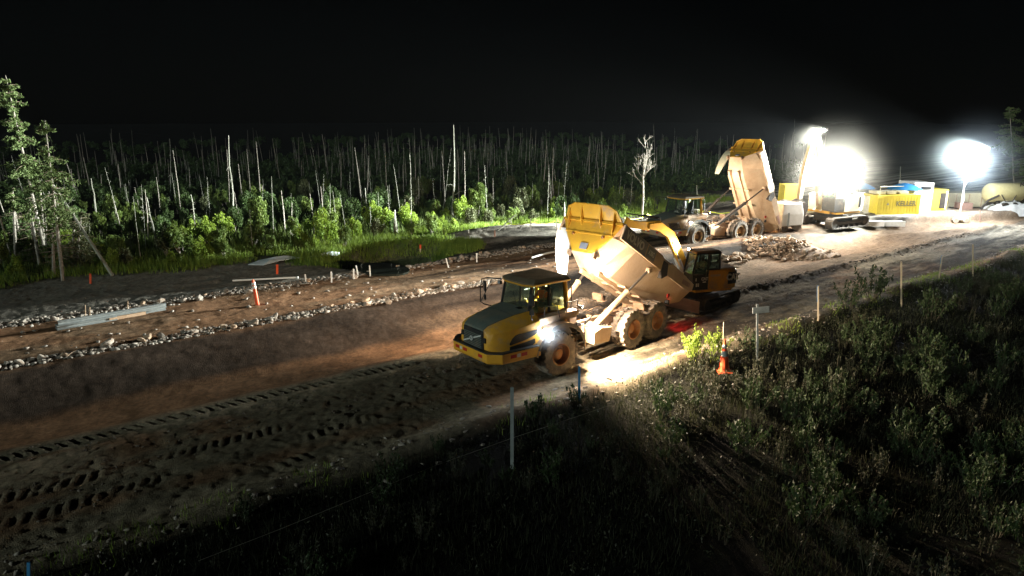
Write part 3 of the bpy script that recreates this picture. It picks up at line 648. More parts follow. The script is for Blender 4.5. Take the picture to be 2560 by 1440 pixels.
# ---------------------------------------------------------------- excavators
def limb(m, pts, w, hs):
    """box-section arm through (x, z) points, width w in y, section heights hs"""
    rings = []
    for i, (x, z) in enumerate(pts):
        a = pts[max(i-1, 0)]; b = pts[min(i+1, len(pts)-1)]; d = Vector((b[0]-a[0], b[1]-a[1])).normalized(); nx, nz = -d.y, d.x; h = hs[i]/2
        rings.append([(x+nx*h, w/2, z+nz*h), (x+nx*h, -w/2, z+nz*h), (x-nx*h, -w/2, z-nz*h), (x-nx*h, w/2, z-nz*h)])
    m.loft(rings)
def make_excavator(loc, track_deg, house_deg, sc, label, pose, paint, blade=True, text=True, letters=('CAT',)):
    root = empty('tracked_excavator', loc, R(track_deg), sc); tag(root, label, 'excavator')
    for sg in (-1, 1):
        y0, y1 = sg*.68, sg*1.14
        def stad(r, zc, L0, L1, n=10):
            p = []
            for k in range(n+1): a = R(-90+180*k/n); p.append((L1+r*math.cos(a), zc+r*math.sin(a)))
            for k in range(n+1): a = R(90+180*k/n); p.append((L0+r*math.cos(a), zc+r*math.sin(a)))
            return p
        o_ = stad(.31, .33, -1.35, 1.25); i_ = stad(.25, .33, -1.35, 1.25)
        tb = MB(); n = len(o_)
        vs = [(x, y0, z) for x, z in o_]+[(x, y1, z) for x, z in o_]+[(x, y1, z) for x, z in i_]+[(x, y0, z) for x, z in i_]; fs = []
        for k in range(n):
            j = (k+1) % n; fs += [(k, j, n+j, n+k), (n+k, n+j, 2*n+j, 2*n+k), (2*n+k, 2*n+j, 3*n+j, 3*n+k), (3*n+k, 3*n+j, j, k)]
        tb.add(vs, fs)
        L = 2.6; per = 2*L+TAU*.31; npad = 34
        for k in range(npad):
            t = per*k/npad
            if t < L: x, z, a = -1.35+t, .02, 0
            elif t < L+math.pi*.31: u = (t-L)/.31; x, z, a = 1.25+.31*math.sin(u), .33-.31*math.cos(u), -u
            elif t < 2*L+math.pi*.31: x, z, a = 1.25-(t-L-math.pi*.31), .64, math.pi
            else: u = (t-2*L-math.pi*.31)/.31; x, z, a = -1.35-.31*math.sin(u), .33+.31*math.cos(u), math.pi-u
            tb.box((x, sg*.91, z), (.10, .48, .035), (0, a, 0))
        t_ = tb.build('track', 'trackmud', root)
        w = MB().box((-.05, sg*.91, .33), (2.3, .34, .16))
        for x in (-1.35, 1.25): w.tube((x, sg*.72, .33), (x, sg*1.10, .33), .23, n=16)
        for x in (-.9, -.45, 0, .45, .9): w.tube((x, sg*.74, .15), (x, sg*1.08, .15), .09, n=10)
        w.build('rollers', 'dark', t_)
    MB().box((0, 0, .48), (1.4, 1.5, .3)).tube((0, 0, .6), (0, 0, .82), .5, n=24).build('undercarriage', 'dark', root, bevel=.02)
    if blade:
        b = MB(); prof = [(2.02, .12), (2.10, .10), (2.14, .35), (2.12, .68), (2.06, .68), (2.08, .36)]
        b.prism([(x, z) for x, z in prof], 1, -1.2, 1.2)
        bl = b.build('dozer_blade', 'pink', root, bevel=.01)
        MB().box((1.55, .5, .38), (1.1, .12, .16), (0, .05, 0)).box((1.55, -.5, .38), (1.1, .12, .16), (0, .05, 0)).build('blade_arm', 'dark', bl)
    HM = rotz(R(house_deg-track_deg))
    def hp(fn, name, mat, parent=root, **kw):
        m = MB(HM); fn(m); return m.build(name, mat, parent, **kw)
    plan = [(.35, .98), (-.9, .98), (-1.25, .85), (-1.48, .5), (-1.55, 0), (-1.48, -.5), (-1.25, -.85), (-.9, -.98), (1.0, -.98), (1.05, -.3), (.35, -.3)]
    hb = hp(lambda m: m.loft([[(x, y, .92) for x, y in plan], [(x, y, 1.78) for x, y in plan], [(x*.95, y*.95, 1.88) for x, y in plan]]), 'house', paint, bevel=.02)
    hp(lambda m: m.box((0, 0, .87), (2.0, 1.9, .10)).box((.8, .2, .9), (.8, 1.0, .14)), 'deck_plate', 'yellow_clean', hb)
    cp = [(-.72, .99), (-.92, .995), (-1.27, .865), (-1.50, .51), (-1.575, 0), (-1.50, -.51), (-1.27, -.865), (-.92, -.995), (-.72, -.99)]
    hp(lambda m: m.loft([[(x*1.005, y*1.01, 1.15) for x, y in cp], [(x*1.005, y*1.01, 1.74) for x, y in cp]], caps=False, closed=False), 'counterweight_panel', 'black', hb)
    def grate(m):
        for k in range(5): m.box((-.55-.17*k, .1, 1.90), (.10, 1.4, .025))
        m.box((-.95, .75, 1.89), (1.0, .06, .04)).box((-.95, -.6, 1.89), (1.0, .06, .04))
    hp(grate, 'engine_cover', 'tan', hb, bevel=.01)
    hp(lambda m: m.path([(-.1, .9, 1.86), (-.12, .9, 2.08)], .03).tube((-1.1, -.5, 1.85), (-1.1, -.5, 2.15), .06), 'exhaust', 'black', hb)
    hp(lambda m: m.box((-.02, .992, 1.62), (.55, .006, .10)), 'decal_panel', 'bodytan', hb)
    if text:
        text_obj(letters[0], .42, .006, 'greyletter', hb, HM @ face_mtx((-.83, 1.015, 1.48), (-1, 0, 0), (0, 0, 1)) @ Matrix.Translation((.16, 0, -.0)), bold=.02, sx=.85)
    # cab
    zb, zt = .95, 2.72
    cb = hp(lambda m: m.loft([[(1.18, .12, zb), (1.18, .97, zb), (.36, .97, zb), (.36, .12, zb)], [(1.20, .12, 1.72), (1.20, .97, 1.72), (.36, .97, 1.72), (.36, .12, 1.72)]]).box((.05, .55, 1.93), (.65, .84, .10)), 'cab', 'black', bevel=.015)
    posts = {'a': ((1.20, .94, 1.7), (1.00, .92, zt)), 'b': ((1.20, .15, 1.7), (1.00, .17, zt)), 'c': ((.38, .95, 1.7), (.36, .93, zt)), 'd': ((-.25, .95, 1.93), (-.22, .92, zt)), 'e': ((-.25, .15, 1.93), (-.22, .17, zt)), 'f': ((.38, .15, 1.8), (.36, .17, zt))}
    for a, b in posts.values(): hp(lambda m: m.path([a, b], .048, 6), 'pillar', 'black', cb)
    hp(lambda m: m.loft([[(1.06, .12, zt-.03), (1.06, .97, zt-.03), (-.28, .97, zt-.03), (-.28, .12, zt-.03)], [(1.06, .12, zt+.05), (1.06, .97, zt+.05), (-.28, .97, zt+.05), (-.28, .12, zt+.05)], [(.9, .2, zt+.11), (.9, .88, zt+.11), (-.18, .88, zt+.11), (-.18, .2, zt+.11)]]), 'roof', 'tan', cb, bevel=.02)
    hp(lambda m: m.path([(1.08, .95, zt-.02), (1.08, .14, zt-.02)], .035).path([(1.05, .965, zt-.02), (-.26, .965, zt-.02), (-.26, .15, zt-.02)], .035), 'roof_trim', 'black', cb)
    def wn(*pts): hp(lambda m: m.loft([list(pts), [tuple(Vector(p)*.998) for p in pts]]), 'window', 'glassbright', cb)
    wn((1.20, .18, 1.74), (1.20, .92, 1.74), (1.01, .90, zt-.06), (1.01, .2, zt-.06)); wn((1.17, .955, 1.74), (.42, .955, 1.74), (.40, .935, zt-.06), (.99, .935, zt-.06))
    wn((.33, .955, 1.98), (-.21, .955, 1.98), (-.19, .93, zt-.06), (.32, .93, zt-.06)); wn((-.25, .9, 1.98), (-.25, .2, 1.98), (-.23, .2, zt-.06), (-.23, .9, zt-.06)); wn((.33, .15, 1.98), (-.21, .15, 1.98), (-.19, .17, zt-.06), (.32, .17, zt-.06)); wn((1.17, .15, 1.74), (.42, .15, 1.74), (.40, .17, zt-.06), (.99, .17, zt-.06))
    hp(lambda m: m.box((.45, .55, 1.62), (.5, .5, .14)).box((.20, .55, 1.98), (.12, .46, .66), (0, -.1, 0)), 'seat', 'dark', cb, bevel=.04)
    hp(lambda m: m.box((.36, .975, 1.45), (.02, .012, 1.0)).box((.9, .975, 1.72), (.5, .02, .05)).path([(.5, .985, 1.5), (.5, 1.0, 1.9)], .012), 'door_trim', 'hoodgrey', cb)
    if text:
        text_obj(letters[0], .20, .004, 'whiteletter', cb, HM @ face_mtx((.56, .982, 1.48), (-1, 0, 0), (0, 0, 1)), bold=.012, sx=.9)
        for k, (x, z, w_, h_) in enumerate(((1.02, 1.47, .05, .15), (.98, 1.20, .07, .16), (.88, 1.20, .07, .16), (.56, 1.33, .18, .05))): hp(lambda m: m.box((x, .976, z), (w_, .008, h_)), 'decal', 'greyletter', cb)
    wl = hp(lambda m: m.box((1.05, .3, zt+.12), (.09, .16, .12)), 'work_lamp', 'black'); hp(lambda m: m.box((1.10, .3, zt+.12), (.01, .13, .09)), 'lens', 'lamp', wl)
    # boom, stick, bucket in the x-z plane of the house, y = yb
    yb = -.10
    foot, knee, tip_, bk = pose['foot'], pose['knee'], pose['tip'], pose['bucket']
    TM = HM @ Matrix.Translation((0, yb, 0))
    def ap(fn, name, mat, parent=root, **kw):
        m = MB(TM); fn(m); return m.build(name, mat, parent, **kw)
    ap(lambda m: m.prism([(.35, .9), (1.3, .95), (foot[0]+.1, foot[1]+.2), (foot[0]-.25, foot[1]+.15), (.3, 1.3)], 1, -.26, -.16).prism([(.35, .9), (1.3, .95), (foot[0]+.1, foot[1]+.2), (foot[0]-.25, foot[1]+.15), (.3, 1.3)], 1, .16, .26), 'boom_bracket', paint)
    bpts = pose['boom']
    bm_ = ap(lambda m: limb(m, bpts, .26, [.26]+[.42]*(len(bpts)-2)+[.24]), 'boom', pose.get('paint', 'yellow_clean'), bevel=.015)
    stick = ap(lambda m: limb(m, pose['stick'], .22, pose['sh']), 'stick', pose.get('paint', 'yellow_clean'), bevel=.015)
    def cyl(a, b, y, r, name, parent, k=.55, mat='tan'):
        a = Vector((a[0], y, a[1])); b = Vector((b[0], y, b[1])); mid = a.lerp(b, k)
        c = ap(lambda m: m.tube(a, mid, r, n=12), name, mat, parent, smooth=True); ap(lambda m: m.tube(mid, b, r*.5, n=8), 'rod', 'chrome', c, smooth=True)
    for c in pose['cyl']: cyl(*c[:2], c[2], c[3], 'hydraulic_cylinder', bm_, mat=c[4])
    if 'toplamp' in pose:
        tx, tz = pose['toplamp']; hl_ = ap(lambda m: m.box((tx, .28, tz), (.14, .16, .14)), 'boom_lamp', 'black', bm_, bevel=.02); ap(lambda m: m.box((tx, .365, tz), (.10, .012, .10)), 'lens', 'lampbig', hl_)
    # bucket
    bx, bz, ba, bs = bk
    BMx = TM @ Matrix.Translation((bx, 0, bz)) @ Matrix.Rotation(R(ba), 4, 'Y') @ Matrix.Scale(bs, 4)
    prof = [(.02, .05), (.30, .12), (.55, -.02), (.66, -.32), (.55, -.62), (.28, -.78), (-.05, -.80)]
    m = MB(BMx); hw = .46
    inner = [(x*.92, z*.92) for x, z in prof]
    m.loft([[(x, -hw, z), (x, hw, z), (x2, hw, z2), (x2, -hw, z2)] for (x, z), (x2, z2) in zip(prof, inner)])
    side = prof
    for sg in (-1, 1): m.prism(side, 1, sg*hw, sg*(hw+.03))
    bu = m.build('bucket', pose['bucketmat'], stick)
    m = MB(BMx)
    for k in range(5): m.prism([(-.02, -.83), (-.22, -.78), (-.02, -.74)], 1, -hw+.02+.2*k, -hw+.10+.2*k)
    m.build('bucket_teeth', 'dark', bu)
    m = MB(BMx); m.prism([(-.1, .12), (.12, .30), (.34, .10), (.1, -.05)], 1, -.14, .14); m.build('bucket_link', 'dark', bu)
    return root, HM

M['trackmud'] = pbr('muddy_crawler_steel', (.06, .05, .042), (.10, .085, .07), rough=.85, scale=5, bump=.01, bscale=14)
M['glassbright'] = glassmat('pale_cab_glass', (.80, .88, .84), .16)

# ---------------------------------------------------------------- place the machines
t1, RM1, BM1 = make_truck((.85, 24.19, 0.0), 219, 7, 30, 'near dump truck with its yellow body half raised and dark grey hood facing the viewer')
t2, RM2, BM2 = make_truck((11.95, 47.25, .32), 211, 0, 64, 'far dump truck with its tall dusty body tipped almost upright over the rock pile', older=True, letters=('VOLVO', 'A30E'))
t1.location.z = hz(.85, 24.19)-.0+.02; 
pose1 = dict(foot=(.75, 1.45), knee=(2.25, 4.0), tip=(4.3, 4.25), boom=[(.75, 1.45), (1.35, 2.45), (1.95, 3.55), (2.55, 3.95), (3.1, 3.98)],
    stick=[(2.5, 4.12), (3.2, 4.0), (4.0, 4.12), (4.32, 4.25)], sh=[.2, .42, .34, .44], bucket=(4.3, 4.0, 20, .8), bucketmat='tan',
    cyl=[((.95, 1.25), (1.9, 3.2), .20, .075, 'white'), ((.95, 1.25), (1.9, 3.2), -.20, .075, 'white'), ((1.7, 2.9), (2.55, 4.35), 0, .07, 'tan'), ((2.6, 4.35), (4.25, 4.62), 0, .06, 'dark')])
ex1, HM1 = make_excavator((9.45, 32.85, hz(9.45, 32.85)), 222, 197, 1.0, 'compact excavator with black cab standing behind the raised body of the near dump truck', pose1, 'yellow')
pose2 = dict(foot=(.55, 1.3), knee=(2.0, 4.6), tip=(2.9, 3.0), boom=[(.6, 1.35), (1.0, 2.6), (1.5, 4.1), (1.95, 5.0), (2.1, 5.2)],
    stick=[(1.9, 5.4), (2.15, 4.9), (2.65, 2.9), (2.8, 1.45)], sh=[.2, .40, .32, .22], bucket=(2.8, 1.25, -25, 1.45), bucketmat='dark', paint='cream',  # cream boom and stick: lamp overexposure and dust put into the paint
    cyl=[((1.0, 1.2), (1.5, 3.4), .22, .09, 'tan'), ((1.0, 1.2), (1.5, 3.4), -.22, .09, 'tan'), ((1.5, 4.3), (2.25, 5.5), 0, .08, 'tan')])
pose2['toplamp'] = (1.85, 5.40)
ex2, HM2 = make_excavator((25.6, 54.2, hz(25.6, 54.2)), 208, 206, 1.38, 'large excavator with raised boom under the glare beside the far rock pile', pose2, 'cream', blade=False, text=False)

# ---------------------------------------------------------------- foliage helpers
def leaf_arrays(cen, size, elong=1.6, upb=.3, seed=0):
    """one small rhombic leaf face per centre"""
    g = np.random.default_rng(seed); n = len(cen)
    d = g.normal(size=(n, 3)); d[:, 2] += upb*2; d /= np.linalg.norm(d, axis=1)[:, None]
    r = g.normal(size=(n, 3)); r -= (r*d).sum(1)[:, None]*d; r /= np.linalg.norm(r, axis=1)[:, None]
    sz = (size*(.6+.8*g.random(n)))[:, None]
    a = cen-d*sz*elong*.5; b = cen+r*sz*.5; c = cen+d*sz*elong*.5; e = cen-r*sz*.5
    v = np.stack([a, b, c, e], 1).reshape(-1, 3); return v, np.arange(4*n)
def add_mesh_obj(name, me, parent=None):
    o = bpy.data.objects.new(name, me); COL.objects.link(o)
    if parent: o.parent = parent
    return o
def bush_points(g, h, rad, n, clumps):
    """uneven crown: leaves on the outside of several clumps"""
    out = []
    cs = []
    for k in range(clumps):
        a = g.random()*TAU; rr = rad*.62*math.sqrt(g.random()); z = h*(.30+.62*g.random()*(1-.5*(rr/rad)))
        cs.append((rr*math.cos(a), rr*math.sin(a), z, rad*(.15+.24*g.random())*(1.2-.6*z/h)))
    w = np.array([c[3]**2 for c in cs]); w /= w.sum()
    pick = g.choice(clumps, n, p=w); c = np.array(cs)[pick]
    d = g.normal(size=(n, 3)); d /= np.linalg.norm(d, axis=1)[:, None]
    r = c[:, 3]*(.55+.5*g.random(n)**.6)
    p = c[:, :3]+d*r[:, None]*np.array([1, 1, 1.6]); p[:, 2] = np.maximum(p[:, 2], .05+.2*g.random(n))
    return p, cs
def bush_template(seed, h, rad, n, clumps, mat, lsize, name='shrub'):
    g = np.random.default_rng(seed); p, cs = bush_points(g, h, rad, n, clumps)
    root = empty(name, (0, 0, -50))
    v, f = leaf_arrays(p, lsize, 1.7, .25, seed); add_mesh_obj('foliage', np_mesh('foliage', v, f, 4, mat), root)
    st = MB()
    for c in cs[:9]:
        st.path([(c[0]*.08, c[1]*.08, -.1), (c[0]*.45, c[1]*.45, c[2]*.5), (c[0], c[1], c[2]+c[3]*.6)], [.035, .022, .008], 5)
    st.build('stems', 'bark', root)
    return root
def place_copy(proto, loc, rz, sc, label=None, cat=None, group=None, name=None, tilt=(0, 0)):
    o = copy_tree(proto); o.location = loc; o.rotation_euler = (tilt[0], tilt[1], rz); o.scale = sc if isinstance(sc, tuple) else (sc, sc, sc)
    if name: o.name = name
    return tag(o, label, cat, group)
def drop(proto):
    for ch in list(proto.children): drop(ch)
    bpy.data.objects.remove(proto)

def forest_edge(s): return 43.6 + 1.2*math.sin(s*.23+1) + .8*math.sin(s*.61) - (1.5 if 24 < s < 40 else 0)
protos = [bush_template(100+k, 2.4+.25*(k % 3), 1.15, 2000, 16+k % 5, m_, .105) for k, m_ in enumerate(['leafA', 'leafB', 'leafA', 'leafC', 'leafB', 'leafD'])]
g = np.random.default_rng(5); spots = []
def visible(x, y, z=1.0, m=60):
    zc = y*math.cos(CAM_PITCH)-(z-CAM_H)*math.sin(CAM_PITCH)
    if zc < 4: return False
    px = 1280+FPX*x/zc; return -m*2.5 < px < 2560+m*2.5
for _ in range(9000):
    s = -45+150*g.random(); e = forest_edge(s); n = e+ (75*g.random()**1.5)
    x, y = xy(s, n)
    if not visible(x, y): continue
    dd = (1.25+.9*float(vn(np.array([s*.35]), np.array([n*.35]), 88)[0]))**2
    if any((x-a)**2+(y-b)**2 < dd for a, b, *_ in spots[-900:]): continue
    if s > 52 and n < 50: continue
    spots.append((x, y, s, n, n-e))
    if len(spots) > 1300: break
spots.sort(key=lambda q_: q_[0]**2+q_[1]**2)
lab = {0: 'mid green leafy shrub in the thicket beyond the mud flat', 1: 'dark green leafy shrub in the thicket beyond the mud flat', 3: 'yellow green leafy shrub in the thicket beyond the mud flat', 5: 'grey green willow shrub in the thicket beyond the mud flat'}
kindof = [0, 1, 0, 3, 1, 5]
for i, (x, y, s, n, e) in enumerate(spots[:285]):
    k = int(g.choice(6, p=[.25, .05, .20, .34, .04, .12])) if e < 9 else int(g.choice(6, p=[.22, .3, .14, .02, .24, .08]))
    sc = (.35+.3*g.random() if e < 2 else .42+.62*g.random()**1.5)
    place_copy(protos[k], (x, y, hz(x, y)-.05), g.random()*6, (sc, sc, sc*(.9+.3*g.random())), lab[kindof[k]], 'shrub', {0: 'green shrubs in the far thicket', 1: 'dark shrubs in the far thicket', 3: 'yellow green shrubs in the far thicket', 5: 'willow shrubs in the far thicket'}[kindof[k]])
# the rest of the thicket reads as one mass
V = []; gq = np.random.default_rng(99)
for k in range(420):
    s = -90+260*gq.random(); n = 95+110*gq.random(); x, y = xy(s, n)
    if visible(x, y): spots.append((x, y, s, n, 60))
for i, (x, y, s, n, e) in enumerate(spots[285:]):
    h = (1.1+1.2*g.random()); nl = 420 if i < 500 else 220
    p, _cs = bush_points(g, h, 1.15+.3*g.random(), nl, 10); p += np.array([x, y, hz(x, y)-.05]); V.append(p)
P_ = np.concatenate(V); v, f = leaf_arrays(P_, .19, 1.5, .25, 77)
o = add_mesh_obj('thicket', np_mesh('thicket', v, f, 4, 'leafB')); tag(o, kind='stuff')
for p_ in protos: drop(p_)

# low green cover along the forest edge, in and around the pit
def blades(name, pts, hgt, wid, mat, seed, lean=.35):
    gg = np.random.default_rng(seed); n = len(pts); a = gg.random(n)*TAU; h = hgt*(.4+.9*gg.random(n)); l = lean*gg.random(n)*h
    dx, dy = np.cos(a), np.sin(a); b = gg.random(n)*TAU; w = wid*(.5+gg.random(n))
    p0 = pts-np.stack([np.cos(b)*w, np.sin(b)*w, 0*w], 1)*.5; p1 = pts+np.stack([np.cos(b)*w, np.sin(b)*w, 0*w], 1)*.5
    t = pts+np.stack([dx*l, dy*l, h], 1)
    v = np.stack([p0, p1, t], 1).reshape(-1, 3); o = add_mesh_obj(name, np_mesh(name, v, np.arange(3*n), 3, mat)); tag(o, kind='stuff'); return o
def scatter(n, s0, s1, n0, n1, keep=None, seed=1):
    gg = np.random.default_rng(seed); s = s0+(s1-s0)*gg.random(n); m = n0+(n1-n0)*gg.random(n)
    k = np.ones(n, bool)
    if keep is not None: k = keep(s, m, gg)
    s, m = s[k], m[k]; x, y = xy(s, m); return np.stack([x, y, height(x, y)-.01], 1)
edge_keep = lambda s, m, gg: (m > 41.6+1.2*np.sin(s*.23+1)+.8*np.sin(s*.61)-1.2*((s > 24) & (s < 40)) + 1.2*(gg.random(len(s))-.2)) & (vn(s*.7, m*.7, 5) > .25)
blades('edge_grass', scatter(75000, -30, 62, 40.5, 46.5, edge_keep, 2), .42, .035, 'leafC', 3)
blades('low_herbs', scatter(26000, 12, 27, 34.8, 43.5, lambda s, m, gg: (np.exp(-(((s-19.2)/5.4)**2+((m-39.6)/3.0)**2)**2) > .25+.3*gg.random(len(s))) & ~(((s-19.4)/3.2)**2+((m-38.5)/2.8)**2 < 1), 4), .36, .04, 'leafC', 5)

blades('thicket_grass', scatter(60000, -30, 60, 44, 62, lambda s, m, q_: vn(s*.6, m*.6, 57) > .35, 58), .6, .05, 'leafA', 59)
blades('mound_grass', scatter(9000, 21.4, 26, 35.4, 38.8, lambda s, m, q_: ((s-23.6)/2.1)**2+((m-37.0)/1.5)**2 < .4+.7*q_.random(len(s)), 61), .32, .045, 'leafC', 62)
# ---------------------------------------------------------------- dead trunks
def snag_template(seed, h, r, branches, mat='barkpale', name='dead_tree'):
    gg = random.Random(seed); m = MB(); pts = []; rs = []
    x = y = 0
    for k in range(7):
        t = k/6; pts.append((x, y, h*t-.15*(k == 0))); rs.append(r*(1-.72*t)); x += gg.uniform(-.035, .035)*h*.4; y += gg.uniform(-.035, .035)*h*.4
    m.path(pts, rs, 6)
    root = empty(name, (0, 0, -50)); m.build('trunk', mat, root, smooth=True)
    if branches:
        m = MB()
        for k in range(branches):
            t = gg.uniform(.25, .97); i = min(int(t*6), 5); p = Vector(pts[i]).lerp(Vector(pts[i+1]), t*6-i); a = gg.random()*TAU; L = h*(.04+.12*gg.random())*(1.3-t)
            e = p+Vector((math.cos(a)*L, math.sin(a)*L, L*gg.uniform(-.35, .5))); mid = p.lerp(e, .5)+Vector((0, 0, L*.12)); m.path([p, mid, e], [r*.28, r*.2, r*.06], 4)
        m.build('dead_branches', mat, root)
    return root
stp = [snag_template(1, 5.0, .075, 0), snag_template(2, 6.0, .07, 14), snag_template(3, 3.2, .08, 0), snag_template(4, 4.5, .055, 20), snag_template(5, 7.0, .08, 8), snag_template(6, 2.2, .07, 4)]
slab = 'bare bleached dead trunk standing among the far thicket'
g = np.random.default_rng(21); cnt = 0; used = []
while cnt < 262:
    s = -40+130*g.random(); e = forest_edge(s); n = e+1.5+62*g.random()**1.15; x, y = xy(s, n)
    if not visible(x, y, 3, 10) or (s > 50 and n < 52): continue
    k = int(g.choice(6, p=[.26, .18, .16, .14, .16, .10])); sc = (.45+.6*g.random())*(1.3 if g.random() > .8 else 1)
    place_copy(stp[k], (x, y, hz(x, y)-.1), g.random()*6, (.36, .36, sc*.9), slab, 'dead tree', 'dead trunks in the far thicket', tilt=(R(g.normal()*3.5), R(g.normal()*3.5))); cnt += 1
def snag(px, py, ptop, r, k, label, dx=0, mat=None, name='dead_tree'):
    b = at(px, py); h = up_at(b, ptop); t = snag_template(300+px, h, r, k, mat or 'barkpale', name)
    t.location = b; t.rotation_euler = (0, math.atan2(lean_to(b, h, px+dx), h), 0); tag(t, label, 'dead tree'); return t
snag(1131, 548, 312, .11, 5, 'tallest straight bleached dead trunk rising alone in the middle of the thicket', 4)
snag(1034, 500, 344, .08, 3, 'tall thin bleached trunk left of the tallest one', -14)
snag(585, 560, 338, .08, 6, 'tall thin leaning dead trunk in the left half of the thicket', -16)
snag(243, 560, 446, .09, 0, 'short thick leaning dead trunk right of the two spruces', -20)
snag(990, 588, 525, .17, 0, 'thick broken white stump near the edge of the thicket', -4)
snag(497, 615, 486, .07, 26, 'dead sapling with drooping twigs at the thicket edge', -22)
snag(393, 625, 492, .07, 22, 'dead sapling with hanging twigs left of the other drooping one', -24)
snag(922, 560, 470, .08, 18, 'forked dead tree with spreading twigs in the thicket', -10)
snag(1410, 556, 505, .12, 4, 'short white stub just left of the raised yellow body', 0)
snag(1744, 520, 463, .10, 0, 'pale broken stub behind the far truck cab', 0)
snag(2250, 470, 416, .12, 0, 'pale broken stub behind the blue umbrella on the pad', 0)
snag(870, 512, 460, .07, 3, 'white broken trunk standing behind the middle bushes', 6)
gq = np.random.default_rng(55); m = MB()
for k in range(650):
    s = -45+150*gq.random(); e = forest_edge(s); n = e+4+80*gq.random(); x, y = xy(s, n)
    if not visible(x, y, 3, 10) or (s > 50 and n < 52): continue
    h = 1.8+4.6*gq.random()**1.6; z = hz(x, y); lx, ly = gq.normal()*.05*h, gq.normal()*.05*h; r = .03+.03*gq.random()
    m.path([(x, y, z), (x+lx*.5+.04, y+ly*.5, z+h*.5), (x+lx, y+ly, z+h)], [r, r*.8, r*.35], 5)
tag(m.build('far_dead_trunks', 'bark'), kind='stuff')
for t_ in stp: drop(t_)

def bare_tree(px, py, ptop, label):
    b = at(px, py); h = up_at(b, ptop); root = empty('bare_tree', b); tag(root, label, 'tree')
    gg = random.Random(4); m = MB(); m.path([(0, 0, -.1), (.05, 0, h*.3), (-.05, .05, h*.55), (.1, 0, h*.72), (.22, 0, h*.97)], [.10, .085, .07, .05, .015], 7); m.build('trunk', 'bark', root, smooth=True)
    m = MB()
    def br(p, d, L, r, dep):
        e = p+d*L; mid = p.lerp(e, .5)+Vector((gg.uniform(-.06, .06)*L, 0, gg.uniform(0, .1)*L)); m.path([p, mid, e], [r, r*.7, r*.35], 4)
        if dep:
            for k in range(4): br(mid.lerp(e, gg.random()), (d+Vector((gg.uniform(-.8, .8), gg.uniform(-.8, .8), gg.uniform(-.1, .8)))).normalized(), L*.55, r*.5, dep-1)
    for k in range(16):
        t = .42+.55*gg.random(); a = gg.random()*TAU
        br(Vector((0, 0, h*t)), Vector((math.cos(a)*.8, math.sin(a)*.8, .9)).normalized(), h*.20*(1.35-t), .03, 2)
    m.build('branches', 'bark', root)
bare_tree(1604, 548, 350, 'leafless tree with a fine branching crown between the two dump trucks')

# ---------------------------------------------------------------- living conifers
def conifer(px, py, ptop, lean, c0, rad, label, dens=1.0, seed=1, mat='needle', name='spruce_tree', skew=0):
    b = at(px, py); h = up_at(b, ptop); root = empty(name, b); tag(root, label, 'tree')
    gg = np.random.default_rng(seed); dx = lean_to(b, h, px+lean)
    ax = lambda t: Vector((dx*t, 0, h*t))
    MB().path([ax(-.02), ax(.25), ax(.5), ax(.75), ax(1)], [.095, .085, .07, .05, .015], 8).build('trunk', 'bark', root, smooth=True)
    m = MB(); P = []
    nb = int(64*dens)
    for k in range(nb):
        t = c0+(1-c0)*gg.random()**.9; u = (t-c0)/(1-c0); a = gg.random()*TAU
        env = (min(1, u*3.2+.35))*(1-u)**.42*(.6+.5*gg.random())*(.5+1.0*float(vn(np.array([t*7.]), np.array([math.cos(a)*1.2+seed]), 5)[0]))
        L = rad*max(.12, env); p = ax(t)
        e = p+Vector((math.cos(a)*L+skew*L, math.sin(a)*L, L*(.05-.55*(1-u)))); mid = p.lerp(e, .5)+Vector((0, 0, .1*L)); m.path([p, mid, e], [.022, .014, .005], 4)
        nn_ = int(150*max(.35, L/rad)*1.0); tt = gg.random(nn_)**.75
        q_ = np.array(p)[None]*(1-tt[:, None])+np.array(e)[None]*tt[:, None]; spread = .06+.15*(1-np.abs(tt-.55))
        q_ = q_+gg.normal(size=q_.shape)*spread[:, None]*np.array([1, 1, .55])*min(1, L)-np.array([0, 0, .06]); P.append(q_)
    for k in range(22):
        t = .12+(c0-.1)*gg.random(); a = gg.random()*TAU; L = .5+.9*gg.random(); p = ax(t); e = p+Vector((math.cos(a)*L, math.sin(a)*L, -.12*L)); m.path([p, p.lerp(e, .5), e], [.014, .01, .004], 4)
    m.build('branches', 'barkbrown', root)
    v, f = leaf_arrays(np.concatenate(P), .062, 2.8, .1, seed); add_mesh_obj('crown', np_mesh('crown', v, f, 4, mat), root)
    return root
conifer(118, 655, 188, -104, .42, 1.2, 'taller spruce with ragged crown at the left edge of the photo', 1.0, 1, skew=.05)
conifer(158, 702, 300, -46, .36, 1.55, 'second spruce with bare pale lower trunk beside the taller one', .85, 2, skew=.15)
for px, py, pt, ln, lb in ((112, 640, 430, -14, 'thin bare spruce trunk between the bushes at the far left'), (40, 650, 470, -8, 'thinnest trunk at the left frame edge'), (88, 655, 500, -12, 'thin grey trunk just left of the taller spruce'), (58, 645, 480, -30, 'slender leaning trunk second from the left frame edge'), (100, 662, 520, -25, 'slender pale trunk leaning against the taller spruce'), (135, 690, 560, -4, 'short thin trunk between the two spruces'), (182, 662, 520, 4, 'short thin trunk right behind the second spruce')):
    conifer(px, py, pt, ln, .70, .5, lb, .2, px)
conifer(2536, 478, 268, -12, .45, 2.4, 'tall tree with sparse crown behind the yellow tank', .7, 8, name='pine_tree')
conifer(2575, 500, 300, 8, .25, 2.6, 'leafy tree cut by the right edge of the photo', .9, 9, name='pine_tree')
conifer(190, 672, 530, 14, .05, 1.3, 'scrubby dead brown spruce leaning over the mud at left', .6, 10, mat='leafD')
